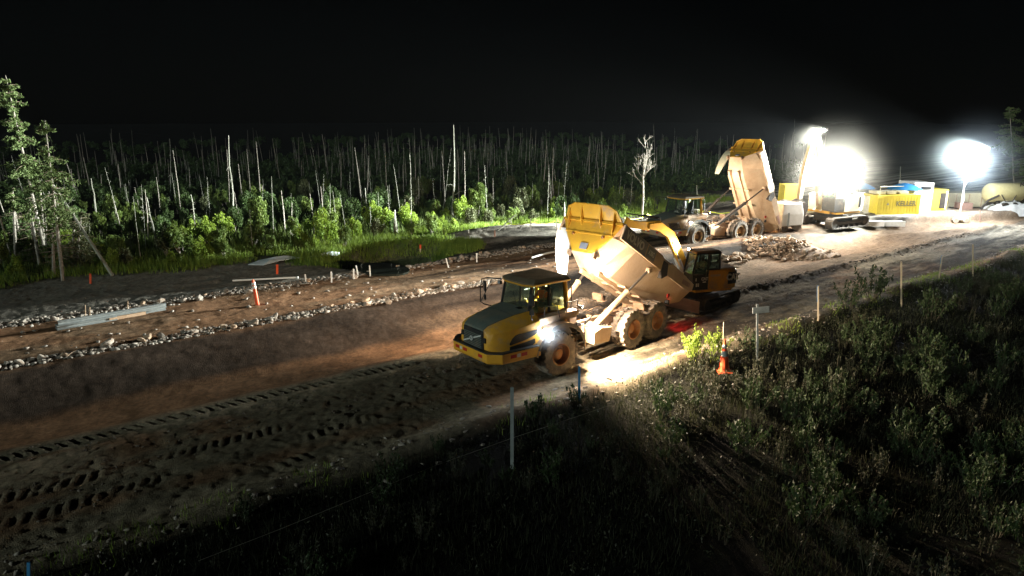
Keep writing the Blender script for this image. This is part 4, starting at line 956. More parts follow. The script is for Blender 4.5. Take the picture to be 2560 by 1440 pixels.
def log(p0, p1, r, label, mat='barkpale', nb=0, name='fallen_log', z1=None):
    a = at(*p0); b = at(*p1) if z1 is None else z1
    a = a+Vector((0, 0, r*.8)); b = b+Vector((0, 0, r*.8)); root = empty(name, a); tag(root, label, 'log')
    d = b-a; MB().path([Vector(), d*.5, d], [r, r*.85, r*.5], 8).build('trunk', mat, root, smooth=True)
    if nb:
        m = MB(); gg = random.Random(px_ := int(p0[0]))
        for k in range(nb):
            t = .3+.7*gg.random(); q_ = d*t; m.path([q_, q_+Vector((gg.uniform(-.6, .6), gg.uniform(-.6, .6), gg.uniform(-.5, .6)))], [.02, .006], 4)
        m.build('branches', mat, root)
tb = at(282, 692); lt = tb+Vector((-3.9, 2.2, 4.7)); log((282, 692), None, .09, 'dead tree leaning steeply against the bushes right of the two spruces', nb=16, name='leaning_dead_tree', z1=lt)
log((985, 588), (1030, 606), .10, 'pale fallen log lying at the foot of the thick stump')
log((1245, 578), (1268, 566), .05, 'short broken branch propped at the start of the yellow rope', z1=at(1245, 578)+Vector((1.3, .6, 1.1)))

# ---------------------------------------------------------------- rocks
def hull(seed, npts=16, sq=(1, .8, .6)):
    gg = random.Random(seed); bm = bmesh.new()
    for k in range(npts):
        v = Vector((gg.gauss(0, 1), gg.gauss(0, 1), gg.gauss(0, 1))).normalized()*gg.uniform(.75, 1); bm.verts.new((v.x*sq[0], v.y*sq[1], v.z*sq[2]))
    r = bmesh.ops.convex_hull(bm, input=bm.verts); bmesh.ops.delete(bm, geom=[v for v in bm.verts if not v.link_faces], context='VERTS')
    bmesh.ops.recalc_face_normals(bm, faces=bm.faces); return bm
def rock_mesh(seed, mat, **kw):
    bm = hull(seed, **kw); bmesh.ops.bevel(bm, geom=list(bm.edges), offset=.07, segments=1, affect='EDGES'); me = bpy.data.meshes.new('rock'); bm.to_mesh(me); bm.free(); me.materials.append(M[mat]); return me
RP = [rock_mesh(k, 'rock', sq=(1, .75+.05*(k % 3), .5+.08*(k % 4))) for k in range(7)]; RW = [rock_mesh(k+40, 'rockwarm', sq=(1, .75, .45+.06*(k % 3))) for k in range(6)]; RD = [rock_mesh(20+k, 'rockdark', sq=(1, .8, .6)) for k in range(7)]
def rock(x, y, r, meshes, label, group, dz=0.0, z=None):
    o = bpy.data.objects.new('rock', random.choice(meshes)); COL.objects.link(o); o.location = (x, y, (hz(x, y) if z is None else z)+dz+r*.33)
    o.rotation_euler = (random.uniform(-.5, .5), random.uniform(-.5, .5), random.random()*TAU); o.scale = (r, r, r); tag(o, label, 'rock', group)
g = np.random.default_rng(31)
for k in range(105):
    s = -27+50*(k+g.random())/105; n = 28.15+g.normal()*.28+.15*math.sin(s*.5); x, y = xy(s, n); r = .13+.17*g.random()**1.5+(.12 if g.random() > .86 else 0)
    rock(x, y, r, RP if g.random() > .5 else (RD if g.random() > .5 else RW), 'rock in the row along the near edge of the upper dirt lane', 'rocks along the near edge of the upper lane')
for k in range(100):
    s = -27+58*(k+g.random())/100; n = 34.0+g.normal()*.35; x, y = xy(s, n); r = .11+.2*g.random()**1.5
    rock(x, y, r, RP if g.random() > .6 else (RD if g.random() > .5 else RW), 'rock in the row between the upper dirt lane and the mud flat', 'rocks along the far edge of the upper lane')
for k in range(42):
    px = 1800+ (2010-1800)*(k+g.random())/42; p = at(px, 646-14*((px-1800)/210)+g.normal()*7); rock(p.x, p.y, .20+.18*g.random(), RW, 'pale angular rock in the row below the wheels of the far truck', 'rocks below the far truck')
pc = at(1978, 628); pcx, pcy = pc.x, pc.y
def cone_z(x, y): return max(0, .95*(1-math.hypot((x-pcx)/3.0, (y-pcy)/2.0)))
for k in range(48):
    a = g.random()*TAU; d = math.sqrt(g.random()); x = pcx+3.1*d*math.cos(a); y = pcy+2.3*d*math.sin(a)-.3
    rock(x, y, .14+.18*g.random(), RW, 'pale broken rock in the heap tipped out behind the far truck', 'rocks in the tipped heap', z=hz(x, y)+cone_z(x, y))
def rubble(name, pos, r, mat, seed, tmpl=6):
    gg = np.random.default_rng(seed); T = []
    for k in range(tmpl):
        bm = hull(500+k, npts=9, sq=(1, .8, .6)); bmesh.ops.triangulate(bm, faces=bm.faces); bm.verts.index_update()
        T.append((np.array([v.co[:] for v in bm.verts]), np.array([[v.index for v in f.verts] for f in bm.faces]))); bm.free()
    V = []; F = []; k0 = 0; pick = gg.integers(0, tmpl, len(pos)); a = gg.random(len(pos))*TAU
    for i in range(len(pos)):
        tv, tf = T[pick[i]]; c, s_ = math.cos(a[i]), math.sin(a[i]); rr = r[i]
        v = np.stack([tv[:, 0]*c-tv[:, 1]*s_, tv[:, 0]*s_+tv[:, 1]*c, tv[:, 2]], 1)*rr+pos[i]; V.append(v); F.append(tf+k0); k0 += len(tv)
    o = add_mesh_obj(name, np_mesh(name, np.concatenate(V), np.concatenate(F).ravel(), 3, mat)); tag(o, kind='stuff')
gg = np.random.default_rng(8)
p = scatter(2600, -24, 62, 14.3, 16.6, lambda s, m, q_: q_.random(len(s)) < np.exp(-((m-15.5)/.6)**2)+.15, 11); rubble('verge_stones', p, .03+.13*gg.random(len(p))**2.2, 'rockdark', 12)
p = scatter(9000, -26, 60, 16, 22.3, lambda s, m, q_: vn(s*.8, m*1.1, 15) > .42, 13); rubble('mud_clods', p, .02+.065*gg.random(len(p))**1.8, 'clod', 14)
p = scatter(1700, 11, 62, 19.9, 21.2, lambda s, m, q_: q_.random(len(s)) < np.exp(-((m-20.6)/.3)**2), 16); rubble('berm_clods', p, .05+.12*gg.random(len(p))**2, 'clod', 17)
p = np.concatenate([scatter(6500, -27, 24, 27.75, 28.55, None, 18), scatter(5500, -27, 31, 33.6, 34.5, None, 19), scatter(900, -27, 31, 33.2, 34.9, None, 29), scatter(600, -27, 50, 28.8, 33.4, None, 20)]); rubble('lane_gravel', p, .03+.16*gg.random(len(p))**2.2, 'rockdark', 21)
p = scatter(2600, -24, 48, 34.6, 43, lambda s, m, q_: vn(s*.6, m*.9, 25) > .4, 22); rubble('flat_clods', p, .02+.07*gg.random(len(p))**2, 'clod', 23)
pr = []; 
for k in range(1100):
    a = gg.random()*TAU; d = math.sqrt(gg.random()); x = pcx+3.3*d*math.cos(a); y = pcy+2.2*d*math.sin(a); pr.append((x, y, hz(x, y)+cone_z(x, y)*.95))
rubble('heap_rubble', np.array(pr), .06+.13*gg.random(1100), 'rockwarm', 24)
vs_ = [(pcx, pcy, hz(pcx, pcy)+.8)]+[(pcx+3.0*q_*math.cos(k*TAU/28), pcy+2.0*q_*math.sin(k*TAU/28), hz(pcx, pcy)+.9*(1-q_)-.15) for q_ in (.35, .7, 1.05) for k in range(28)]
fs_ = [(0, 1+k, 1+(k+1) % 28) for k in range(28)]+[(1+28*q_+k, 29+28*q_+k, 29+28*q_+(k+1) % 28, 1+28*q_+(k+1) % 28) for q_ in range(2) for k in range(28)]
o = MB().add(vs_, fs_).build('heap_core', 'caked'); tag(o, kind='stuff')

# ---------------------------------------------------------------- foreground plants
def weed_template(seed, h, nst, leafn, mat, lsz, name='weed', spread=.5):
    gg = np.random.default_rng(seed); root = empty(name, (0, 0, -50)); m = MB(); P = []; D = []
    for k in range(nst):
        a = gg.random()*TAU; L = h*(.6+.45*gg.random()); o = spread*h*gg.random(); b = Vector((.12*math.cos(a), .12*math.sin(a), 0)); e = Vector((math.cos(a)*o, math.sin(a)*o, L)); mid = b.lerp(e, .5)+Vector((0, 0, .08*L))
        m.path([b, mid, e], [.011, .008, .003], 4)
        for j in range(leafn):
            t = .22+.78*gg.random(); c = (b.lerp(mid, t*2) if t < .5 else mid.lerp(e, t*2-1)); P.append(np.array(c)+gg.normal(size=3)*np.array([.05, .05, .04])*(1.3-t*.6)*h*.9)
    m.build('stems', 'stemdark', root); v, f = leaf_arrays(np.array(P), lsz, 3.2, 1.1, seed); add_mesh_obj('leaves', np_mesh('leaves', v, f, 4, mat), root); return root
WT = [weed_template(1, 1.0, 9, 34, 'leafX', .03, 'willow_plant'), weed_template(2, .8, 6, 30, 'leafX', .026, 'willow_plant', .35), weed_template(3, 1.1, 13, 44, 'leafY', .036, 'bushy_plant', .6), weed_template(4, .6, 11, 36, 'leafY', .028, 'leafy_weed', .7), weed_template(5, .7, 3, 26, 'leafX', .026, 'tall_weed', .2), weed_template(6, 1.2, 15, 46, 'leafC', .036, 'bush', .6)]
g = np.random.default_rng(41); wl_ = ['grey green willow plant in the dark foreground brush', 'slim willow plant in the dark foreground brush', 'bushy green plant in the dark foreground brush', 'low leafy weed in the dark foreground brush', 'single tall weed in the dark foreground brush']
n_ = 0; sp_ = []
while n_ < 250:
    s = -18+75*g.random(); n = 3.5+10.4*g.random()**.8; x, y = xy(s, n)
    if not visible(x, y, 0, 20) or y < 6: continue
    if any((x-a)**2+(y-b)**2 < .3 for a, b in sp_) or float(vn(np.array([s*.33]), np.array([n*.33]), 71)[0]) < .45+.25*g.random()*(s < 14): continue
    right = s > 14; k = int(g.choice(5, p=[.24, .14, .34, .1, .18] if right else [.2, .25, .05, .15, .35])); sc = (.7+.5*g.random())*(1.0 if right else .7)
    sp_.append((x, y)); place_copy(WT[k], (x, y, hz(x, y)-.03), g.random()*6, sc, wl_[k], 'plant', 'foreground plants of kind '+['willow', 'slim willow', 'bushy green', 'leafy weed', 'tall weed'][k]); n_ += 1
for px, py, k, sc, lb in ((1735, 905, 5, 1.2, 'large lit green bush between the near truck wheels and the traffic cone'), (1790, 890, 5, .95, 'green bush right behind the traffic cone'), (1335, 1045, 3, 1.2, 'low yellow green weeds right of the near steel post'), (1440, 1010, 3, 1.0, 'low weeds at the foot of the blue stake'),
        (985, 1205, 2, .75, 'small bright leafed bush on the dark rocky verge'), (1095, 1130, 3, .8, 'yellowish weed tuft on the stony verge'), (620, 1300, 3, .9, 'low green weeds at lower left of the verge'), (2180, 745, 2, 1.5, 'tall bush at the bend of the verge on the right'), (2120, 770, 2, 1.2, 'rounded bush left of the tall verge bush'), (2330, 800, 2, 1.4, 'bright bush in the right hand brush'), (2090, 1010, 0, 1.3, 'willow with upright silver leaves in the middle of the dark brush'),
        (1870, 880, 2, .9, 'bush at the foot of the sign post'), (2530, 760, 2, 1.2, 'bush at the right photo edge')):
    b = at(px, py); place_copy(WT[k], (b.x, b.y, b.z-.03), px*.1, sc, lb, 'bush')
for t_ in WT: drop(t_)
fk = lambda s, m, q_: (vn(s*.5, m*.5, 33) > .3)
blades('brush_grass', scatter(120000, -20, 66, 3, 15.0, fk, 34), .30, .02, 'grass', 35, .5)
blades('verge_tufts', scatter(9000, -20, 66, 14.6, 16.2, lambda s, m, q_: vn(s*.9, m*.9, 36) > .62, 37), .2, .02, 'leafC', 38, .6)

pl_ = scatter(60000, -20, 66, 3, 14.9, lambda s, m, q_: vn(s*1.1, m*1.1, 44) > .35, 45); gq = np.random.default_rng(46); pl_[:, 2] += .02+.5*gq.random(len(pl_))*vn(pl_[:, 0]*.8, pl_[:, 1]*.8, 47)
v, f = leaf_arrays(pl_, .036, 2.2, .6, 48); tag(add_mesh_obj('brush_cover', np_mesh('brush_cover', v, f, 4, 'leafX')), kind='stuff')

# ---------------------------------------------------------------- site furniture
def post(px, py, ptop, r, mat, label, cat='post', name='post', dx=0, flat=False, group=None, tipm=None, tipf=.35):
    b = at(px, py); h = up_at(b, ptop); root = empty(name, b); root.rotation_euler = (0, math.atan2(lean_to(b, h, px+dx), h), 0); tag(root, label, cat, group)
    if flat: MB().box((0, 0, h/2-.1), (r*2, r*.7, h+.2)).build('shaft', mat, root)
    else: MB().prism([(-r, -r*.6), (r, -r*.6), (r, r*.0), (r*.3, r*.1), (r*.3, r*.8), (-r*.3, r*.8), (-r*.3, r*.1), (-r, 0)], 2, -.2, h).build('shaft', mat, root)
    if tipm: MB().box((0, 0, h*(1-tipf/2)), (r*2.25, r*.9, h*tipf+.02)).build('painted_top', tipm, root)
    return root, h
post(1280, 1172, 968, .045, 'steel', 'nearest galvanised steel post in the dark verge, without a sign')
r_, h_ = post(1893, 912, 760, .04, 'steel', 'steel post carrying a small blank grey sign plate', 'sign post', 'sign_post')
MB().box((.12, -.05, h_-.22), (.62, .02, .24)).build('sign_plate', 'steel', r_, bevel=.01)
post(2253, 768, 653, .035, 'wood', 'pale post standing left of the other two thin posts on the right verge')
post(2347, 696, 640, .03, 'wood', 'short thin stake between the two pale posts on the right verge', 'stake', 'survey_stake', dx=8, tipm='bluepaint')
post(2432, 694, 610, .035, 'wood', 'tall thin pale post farthest right on the verge')
post(2045, 802, 714, .035, 'wood', 'blue topped survey stake behind the verge stones', 'stake', 'survey_stake', tipm='bluepaint', tipf=.45)
post(1448, 1002, 916, .035, 'bluepaint', 'dark blue stake in front of the near truck front wheel', 'stake', 'survey_stake')
post(72, 1450, 1405, .03, 'bluepaint', 'short light blue stake at the lower left corner', 'stake', 'survey_stake')
post(226, 709, 684, .05, 'orange', 'orange stake on the mud in front of the spruces', 'stake', 'survey_stake', flat=True)
post(693, 686, 661, .06, 'orange', 'orange stake between the white pipe and the pale sheet', 'stake', 'survey_stake', flat=True)
post(1051, 631, 612, .05, 'wood', 'small orange topped stake on the mud mound', 'stake', 'survey_stake', flat=True, tipm='orange', tipf=.5)
post(1237, 592, 576, .06, 'pink', 'pinkish stake near the end of the yellow rope', 'stake', 'survey_stake', flat=True)
for px, py, pt, dx, lb in ((765, 706, 686, -2, 'white stake nearest the end of the white pipe'), (829, 706, 679, -1, 'white stake second from the pipe'), (884, 698, 672, 0, 'white stake third from the pipe, before the pit'), (895, 689, 663, -5, 'leaning white stake at the pit edge'), (926, 691, 664, -2, 'white stake right of the leaning one at the pit edge'), (1121, 669, 645, -6, 'leaning white stake on the grass below the mound'), (1192, 656, 633, 0, 'thin white stake on the grey mud mound'), (1172, 583, 574, 0, 'short white peg at the foot of the thicket'), (1279, 560, 544, 0, 'white peg behind the yellow rope'), (1515, 512, 505, 0, 'white peg above the raised yellow body')):
    post(px, py, pt, .035, 'white', lb, 'stake', 'survey_stake', dx=dx, flat=True)
# orange delineator with reflective bands
b = at(644, 762); h = up_at(b, 699); dl = empty('delineator_post', b); tag(dl, 'tall orange delineator post with white bands beside the white pipe', 'delineator')
dl.rotation_euler = (0, math.atan2(-6*b.length/FPX, h), 0)
MB().path([(0, 0, -.05), (0, 0, h-.12), (0, 0, h)], [.085, .075, .03], 12).build('shaft', 'orange', dl, smooth=True)
for z in (.66, .80): MB().tube((0, 0, h*z), (0, 0, h*(z+.10)), .088, .084, n=12, caps=False).build('reflective_band', 'reflect', dl, smooth=True)
# white pipe
a = at(583, 706); b = at(745, 699); pp = empty('white_pipe', a); tag(pp, 'long white plastic pipe lying behind the orange delineator', 'pipe')
d = b-a+Vector((0, 0, .12)); m = MB(); m.tube((0, 0, .10), d, .05, n=12); m.build('pipe', 'white', pp, smooth=True); MB().tube(d*1.0, d*1.006, .06, n=12).build('end_collar', 'white', pp); MB().tube(Vector((0, 0, .10)), Vector((0, 0, .10))+d*.006, .06, n=12).build('end_collar', 'white', pp)
# second pipe along the upper lane near the flap
a = at(1330, 650); b = at(1402, 632); pp = MB().path([a+Vector((0, 0, .15)), a.lerp(b, .5)+Vector((0, 0, .2)), b+Vector((0, 0, .15))], .06, 8).build('white_pipe', 'white', smooth=True); tag(pp, 'short white pipe half hidden by the raised body at the upper lane edge', 'pipe')
# steel rail bundle with thin stakes
a = at(143, 826); b = at(418, 776); d = (b-a); L = d.length; ang = math.atan2(d.y, d.x)
rb = empty('steel_rail_bundle', a+Vector((0, 0, .05)), ang); tag(rb, 'long low bundle of grey steel rails lying on the rocks at left', 'steel rails')
for k, (y, z) in enumerate(((0, .05), (.22, .05), (.11, .20))):
    MB().prism([(y-.10, z-.08), (y+.10, z-.08), (y+.10, z-.05), (y+.02, z-.04), (y+.02, z+.05), (y+.10, z+.06), (y+.10, z+.09), (y-.10, z+.09), (y-.10, z+.06), (y-.02, z+.05), (y-.02, z-.04), (y-.10, z-.05)], 0, 0 if k < 2 else L*.02, L*(.52 if k == 0 else 1)).build('rail', 'steel', rb)
MB().box((L*.62, .0, .02), (L*.34, .10, .16)).build('timber_bearer', 'tan', rb)
post(213, 800, 762, .02, 'tan', 'rusty thin stake at the middle of the rail bundle', 'stake', 'survey_stake', flat=True)
post(224, 804, 768, .02, 'tan', 'rusty thin stake just right of the first one at the rail bundle', 'stake', 'survey_stake', flat=True)
post(319, 782, 752, .02, 'tan', 'rusty thin stake toward the right end of the rail bundle', 'stake', 'survey_stake', flat=True)
# traffic cone with pole
b = at(1810, 930); h = up_at(b, 848); cn = empty('traffic_cone', b); tag(cn, 'orange traffic cone with grey bands on the dark verge', 'traffic cone'); cn.rotation_euler = (0, R(-3), 0)
MB().box((0, 0, .03), (.50, .50, .05)).build('base', 'orange', cn, bevel=.01)
MB().path([(0, 0, .05), (0, 0, h)], [.20, .035], 24).build('cone_body', 'orange', cn, smooth=True)
rc = lambda z: .20+(.035-.20)*(z-.05)/(h-.05)
for z0, z1 in ((.50, .66), (.74, .85)): MB().path([(0, 0, h*z0), (0, 0, h*z1)], [rc(h*z0)+.004, rc(h*z1)+.004], 24, caps=False).build('reflective_band', 'steel', cn, smooth=True)
MB().tube((-.02, .12, .0), (-.02, .12, h+.62), .015, n=8).build('cane', 'wood', cn)
# string along the verge
pts = [at(x, y)+Vector((0, 0, .28)) for x, y in ((500, 1432), (700, 1352), (900, 1268), (1090, 1188), (1280, 1118), (1450, 1060), (1620, 1000), (1790, 940), (1893, 880))]
o = MB().path(pts, .006, 4).build('string_line', 'string'); tag(o, 'thin pale string stretched along the foreground brush past the near steel post', 'string')
# yellow rope runs with posts
def rope(pl, label, posts_=True):
    P_ = [at(x, yb) + Vector((0, 0, up_at(at(x, yb), yt))) for x, yb, yt in pl]; pts = []
    for a, b in zip(P_[:-1], P_[1:]):
        for k in range(9): t = k/9; q_ = a.lerp(b, t); q_.z -= .42*4*t*(1-t)*min(1, (b-a).length/5); pts.append(q_)
    pts.append(P_[-1]); o = MB().path(pts, .028, 6).build('yellow_rope', 'rope', smooth=True); tag(o, label, 'rope')
rope([(1262, 572, 557), (1327, 576, 555), (1391, 573, 551), (1420, 572, 553)], 'sagging yellow rope left of the raised yellow body')
rope([(1560, 575, 546), (1618, 570, 536), (1660, 566, 541)], 'sagging yellow rope between the raised body and the far truck cab')
rope([(1745, 560, 530), (1762, 560, 525), (1822, 560, 531)], 'sagging yellow rope behind the far truck frame')
for px, py, pt, lb in ((1263, 574, 555, 'first thin white post of the yellow rope'), (1327, 578, 546, 'second white post holding the yellow rope'), (1391, 574, 549, 'third white rope post beside the raised body'), (1618, 572, 533, 'white rope post left of the far truck'), (1762, 562, 523, 'white rope post behind the far truck frame')):
    post(px, py, pt, .03, 'white', lb, 'post', 'rope_post', flat=True)
# pale sheets and pit water
def sheet(pix, mat, label, lift=.05, name='plastic_sheet'):
    P_ = [at(x, y)+Vector((0, 0, lift+.06*((i*7) % 3))) for i, (x, y) in enumerate(pix)]; n = len(P_); c = sum(P_, Vector())/n+Vector((0, 0, .10))
    vs = [tuple(p_) for p_ in P_]+[tuple(c)]+[tuple(p_.lerp(c, .5)+Vector((0, 0, .05*((i*5) % 4)))) for i, p_ in enumerate(P_)]; fs = []
    for i in range(n): j = (i+1) % n; fs += [(i, j, n+1+j, n+1+i), (n+1+i, n+1+j, n)]
    low = len(vs); vs += [(x, y, z-.03) for x, y, z in vs[:low]]; fs += [tuple(low+k for k in f_)[::-1] for f_ in fs[:2*n]]
    for i in range(n): j = (i+1) % n; fs.append((i, low+i, low+j, j))
    o = MB().add(vs, fs).build(name, mat); tag(o, label, 'sheet')
sheet([(620, 663), (650, 654), (690, 652), (745, 645), (760, 648), (700, 658), (660, 664)], 'greytarp', 'pale grey wet sheet at the grass edge above the orange stake')
sheet([(765, 645), (800, 640), (850, 637), (846, 640), (800, 645)], 'greytarp', 'narrow pale sheet strip right of the larger wet sheet')
wp = at(955, 676); o = MB().prism([(wp.x+1.9*math.cos(k*TAU/20)*.8-.6*math.sin(k*TAU/20), wp.y+1.6*math.sin(k*TAU/20)) for k in range(20)], 2, wp.z-.6, hz(wp.x, wp.y)+.12).build('pond_water', 'water'); o['kind'] = 'structure'

# ---------------------------------------------------------------- the pad on the right
def boxthing(name, px0, px1, py, ptop, depth, mat, label, cat, rz=0, extra=None):
    a = at(px0, py); b = at(px1, py); b = Vector((b.x*a.y/b.y, a.y, a.z)); w_ = b.x-a.x; h = up_at(a, ptop); root = empty(name, ((a.x+b.x)/2, a.y+depth/2, a.z), rz); tag(root, label, cat)
    sh = MB().box((0, 0, h/2+.04), (w_, depth, h-.08)).build('shell', mat, root, bevel=.03)
    m = MB()
    for sx in (-1, 1):
        for sy in (-1, 1): m.box((sx*(w_/2-.05), sy*(depth/2-.05), h/2), (.13, .13, h+.02))
    m.box((0, -depth/2+.05, h-.03), (w_, .12, .10)).box((0, -depth/2+.05, .05), (w_, .12, .10)); m.build('frame', mat, sh)
    return root, w_, h, depth, sh
r_, w_, h_, d_, sh = boxthing('storage_container', 2182, 2297, 536, 488, 2.2, 'hoarding', 'yellow storage container with dark lettering in the middle of the pad', 'container', R(8))
m = MB()
for k in range(int(w_/.28)): m.box((-w_/2+.2+.28*k, -d_/2-.012, h_/2), (.12, .03, h_-.3))
m.build('side_ribs', 'hoarding', sh)
text_obj('KELLER', .62, .01, 'olive', r_, face_mtx((w_*.16, -d_/2-.04, h_*.55), (1, 0, 0), (0, 0, 1)), bold=.015, sx=.95)
MB().prism([(-.10, 0), (.02, .22), (.14, 0)], 1, -d_/2-.045, -d_/2-.03).build('emblem', 'steel', r_, loc=(w_*.16-1.75, 0, h_*.5))
m = MB()
for x in (-w_*.35, -w_*.1, w_*.2): m.box((x, 0, h_+.18), (.8, 1.2, .22))
m.path([(-w_*.45, -.9, h_), (-w_*.45, -.9, h_+.75), (w_*.1, -.9, h_+.75)], .03, 6); m.build('roof_equipment', 'cream', r_)
def umbrella(px, py, ptop, wpx, label):
    b = at(px, py); h = up_at(b, ptop); rad = wpx/2*b.length/FPX; root = empty('parasol', b); tag(root, label, 'parasol')
    rings = []
    for t, z in ((.02, h), (.35, h-.10), (.7, h-.28), (1.0, h-.52)): rings.append([(rad*t*math.cos(k*TAU/16), rad*t*math.sin(k*TAU/16)*.9, z-(.03 if k % 2 else 0)*t) for k in range(16)])
    m = MB(); m.loft(rings, caps=False); m.loft([[(x*.99, y*.99, z-.03) for x, y, z in r__] for r__ in rings], caps=False); m.build('canopy', 'blue', root, smooth=True)
    MB().tube((0, 0, 0), (0, 0, h-.05), .03, n=8).build('pole', 'white', root)
    m = MB()
    for sx in (-1, 1): m.tube((sx*rad*.8, -.2, 0), (sx*rad*.78, -.2, h-.45), .03, n=6)
    m.build('support_leg', 'white', root)
umbrella(2253, 528, 457, 70, 'blue parasol above the lettered yellow container'); umbrella(2143, 528, 455, 62, 'blue parasol behind the large excavator')
r_, *_ = boxthing('site_cabin', 2278, 2325, 528, 457, 2.6, 'white', 'plain white site cabin behind the lettered container', 'cabin')
MB().box((.2, -1.31, 2.1), (.9, .03, .28)).build('window', 'black', r_)
r_, w_, h_, d_, sh = boxthing('open_container', 2322, 2364, 527, 474, 2.0, 'hoarding', 'yellow container with an open dark doorway right of the white cabin', 'container')
MB().box((w_*.22, -d_/2-.01, h_*.48), (w_*.32, .05, h_*.72)).build('doorway', 'dark', sh); MB().box((w_*.42, -d_/2-.03, h_*.5), (w_*.08, .06, h_*.86)).build('door_post', 'white', sh)
r_, w_, h_, d_, sh = boxthing('long_skid_container', 2366, 2472, 519, 483, 1.8, 'cream', 'long low cream container on dark skids left of the tank', 'container')
for k in range(3): MB().box((-w_*.3+w_*.3*k, -d_/2-.012, h_*.5), (.06, .03, h_*.85)).build('seam', 'tan', sh)
MB().box((0, -.2, .02), (w_*.9, d_, .12)).build('skid', 'dark', r_)
boxthing('crate', 2400, 2430, 524, 508, .9, 'pink', 'reddish crate in front of the long cream container', 'crate')
TOPLAMP = 1
boxthing('yellow_cabinet', 1957, 1996, 535, 462, 1.4, 'hoarding', 'yellow cabinet left of the large excavator boom', 'cabinet')
boxthing('folded_screen', 2161, 2172, 534, 491, .8, 'white', 'narrow white screen left of the lettered container', 'screen')
boxthing('yellow_tower_box', 2103, 2134, 530, 446, 1.4, 'hoarding', 'tall yellow cabinet behind the large excavator body', 'cabinet')
boxthing('bucket_pack', 2402, 2425, 556, 542, .6, 'cream', 'small pale pack of pails at the front edge of the pad', 'crate')
# white vehicle half hidden by the dump body
b = at(1958, 575); vh = empty('white_van', b, R(20)); tag(vh, 'white van half hidden behind the tipped dump body', 'van')
MB().loft([[(-1.0, -.9, .45), (1.0, -.9, .45), (1.0, .9, .45), (-1.0, .9, .45)], [(-1.0, -.9, 1.3), (1.0, -.9, 1.3), (1.0, .9, 1.3), (-1.0, .9, 1.3)], [(-.85, -.8, 2.1), (.85, -.8, 2.1), (.85, .8, 2.1), (-.85, .8, 2.1)]]).build('body', 'white', vh, bevel=.05)
MB().box((-.42, -.91, .95), (.14, .03, 1.0)).build('door_gap', 'steel', vh)
for sx in (-.6, .6): MB().tube((sx, -.80, .30), (sx, -.5, .30), .30, n=20).build('wheel', 'tyre', vh)
# tank
b = at(2503, 522); tk = empty('yellow_tank', b, R(4)); tag(tk, 'large horizontal yellow tank with a looped hose at the right of the pad', 'tank')
L = 76*b.length/FPX/2; rr = .88; zc = rr+.65
m = MB(); rings = []
for x, r in ((-L, .02), (-L, rr*.6), (-L+.12, rr*.85), (-L+.35, rr), (L-.35, rr), (L-.12, rr*.85), (L, rr*.6), (L, .02)): rings.append([(x, r*math.cos(k*TAU/28), zc+r*math.sin(k*TAU/28)) for k in range(28)])
m.loft(rings); m.build('shell', 'tankpaint', tk, smooth=True)
MB().box((-L*.5, 0, .4), (.25, 1.3, .8)).box((L*.5, 0, .4), (.25, 1.3, .8)).build('saddle', 'dark', tk)
MB().path([(-L*.55, -rr-.05, zc-.1), (-L*.3, -rr-.12, zc-.75), (L*.1, -rr-.1, zc-.7), (L*.5, -rr*.8, zc+.3), (L*.62, -.5, zc+rr), (L*.8, -.6, zc+.6), (L*.9, -.9, zc-.6)], .045, 8).build('hose', 'dark', tk, smooth=True)
MB().path([(-L-.9, -.8, .1), (-L-.3, -.8, .9), (-L*.65, -.85, 1.35)], .10, 8).build('suction_hose', 'dark', tk, smooth=True)
MB().tube((-.4, -1.0, .35), (-.4, -.7, .35), .33, n=18).tube((.5, -1.0, .35), (.5, -.7, .35), .33, n=18).build('wheel', 'dark', tk)
# plastic covered heap
b = at(2545, 540); gg = np.random.default_rng(3); vs = []; nu, nv = 16, 10
for i in range(nu):
    for j in range(nv): u, v_ = i/(nu-1), j/(nv-1); x = (u-.5)*5.2; y = (v_-.5)*2.4; z = 1.3*math.sin(math.pi*u)**.45*math.sin(math.pi*v_)**.6*(.85+.25*gg.random()); vs.append((b.x+x, b.y+1.2+y, b.z-.05+z))
fs = [(i*nv+j, (i+1)*nv+j, (i+1)*nv+j+1, i*nv+j+1) for i in range(nu-1) for j in range(nv-1)]
o = MB().add(vs, fs).build('covered_heap', 'tarp'); tag(o, 'heap under white plastic sheeting at the right photo edge', 'covered heap')
for px0, px1, py, lb in ((2150, 2210, 562, 'left pale edge block of the pad, nearest the excavator track'), (2212, 2262, 562, 'pale edge block of the pad below the lettered container')):
    boxthing('edge_block', px0, px1, py+4, py-8, .6, 'white', lb, 'block')
post(2450, 556, 525, .04, 'pink', 'dark stake at the front edge of the pad casting a long shadow', 'stake', 'survey_stake', flat=True)
# light tower
b = at(2396, 556); lt_ = empty('light_tower', b); tag(lt_, 'tall mobile light tower with four lit floodlights on the pad', 'light tower'); hl = up_at(b, 402)
MB().box((0, .3, .45), (1.2, 1.0, .5)).tube((-.45, -.25, .25), (-.45, -.4, .25), .25, n=16).tube((.45, -.25, .25), (.45, -.4, .25), .25, n=16).build('trailer', 'white', lt_, bevel=.03)
m = MB()
for k, (z0, z1, r) in enumerate(((.6, hl*.45, .07), (hl*.42, hl*.75, .055), (hl*.72, hl-.1, .04))): m.tube((0, 0, z0), (0, 0, z1), r, n=10)
m.path([(.05, 0, hl*.9), (.25, 0, hl*.7), (.02, .05, hl*.55), (.22, 0, hl*.4), (.03, 0, hl*.25)], .025, 6); m.build('mast', 'white', lt_, smooth=True)
MB().box((0, 0, hl-.1), (1.1, .08, .08)).build('crossbar', 'white', lt_)
tower_heads = []
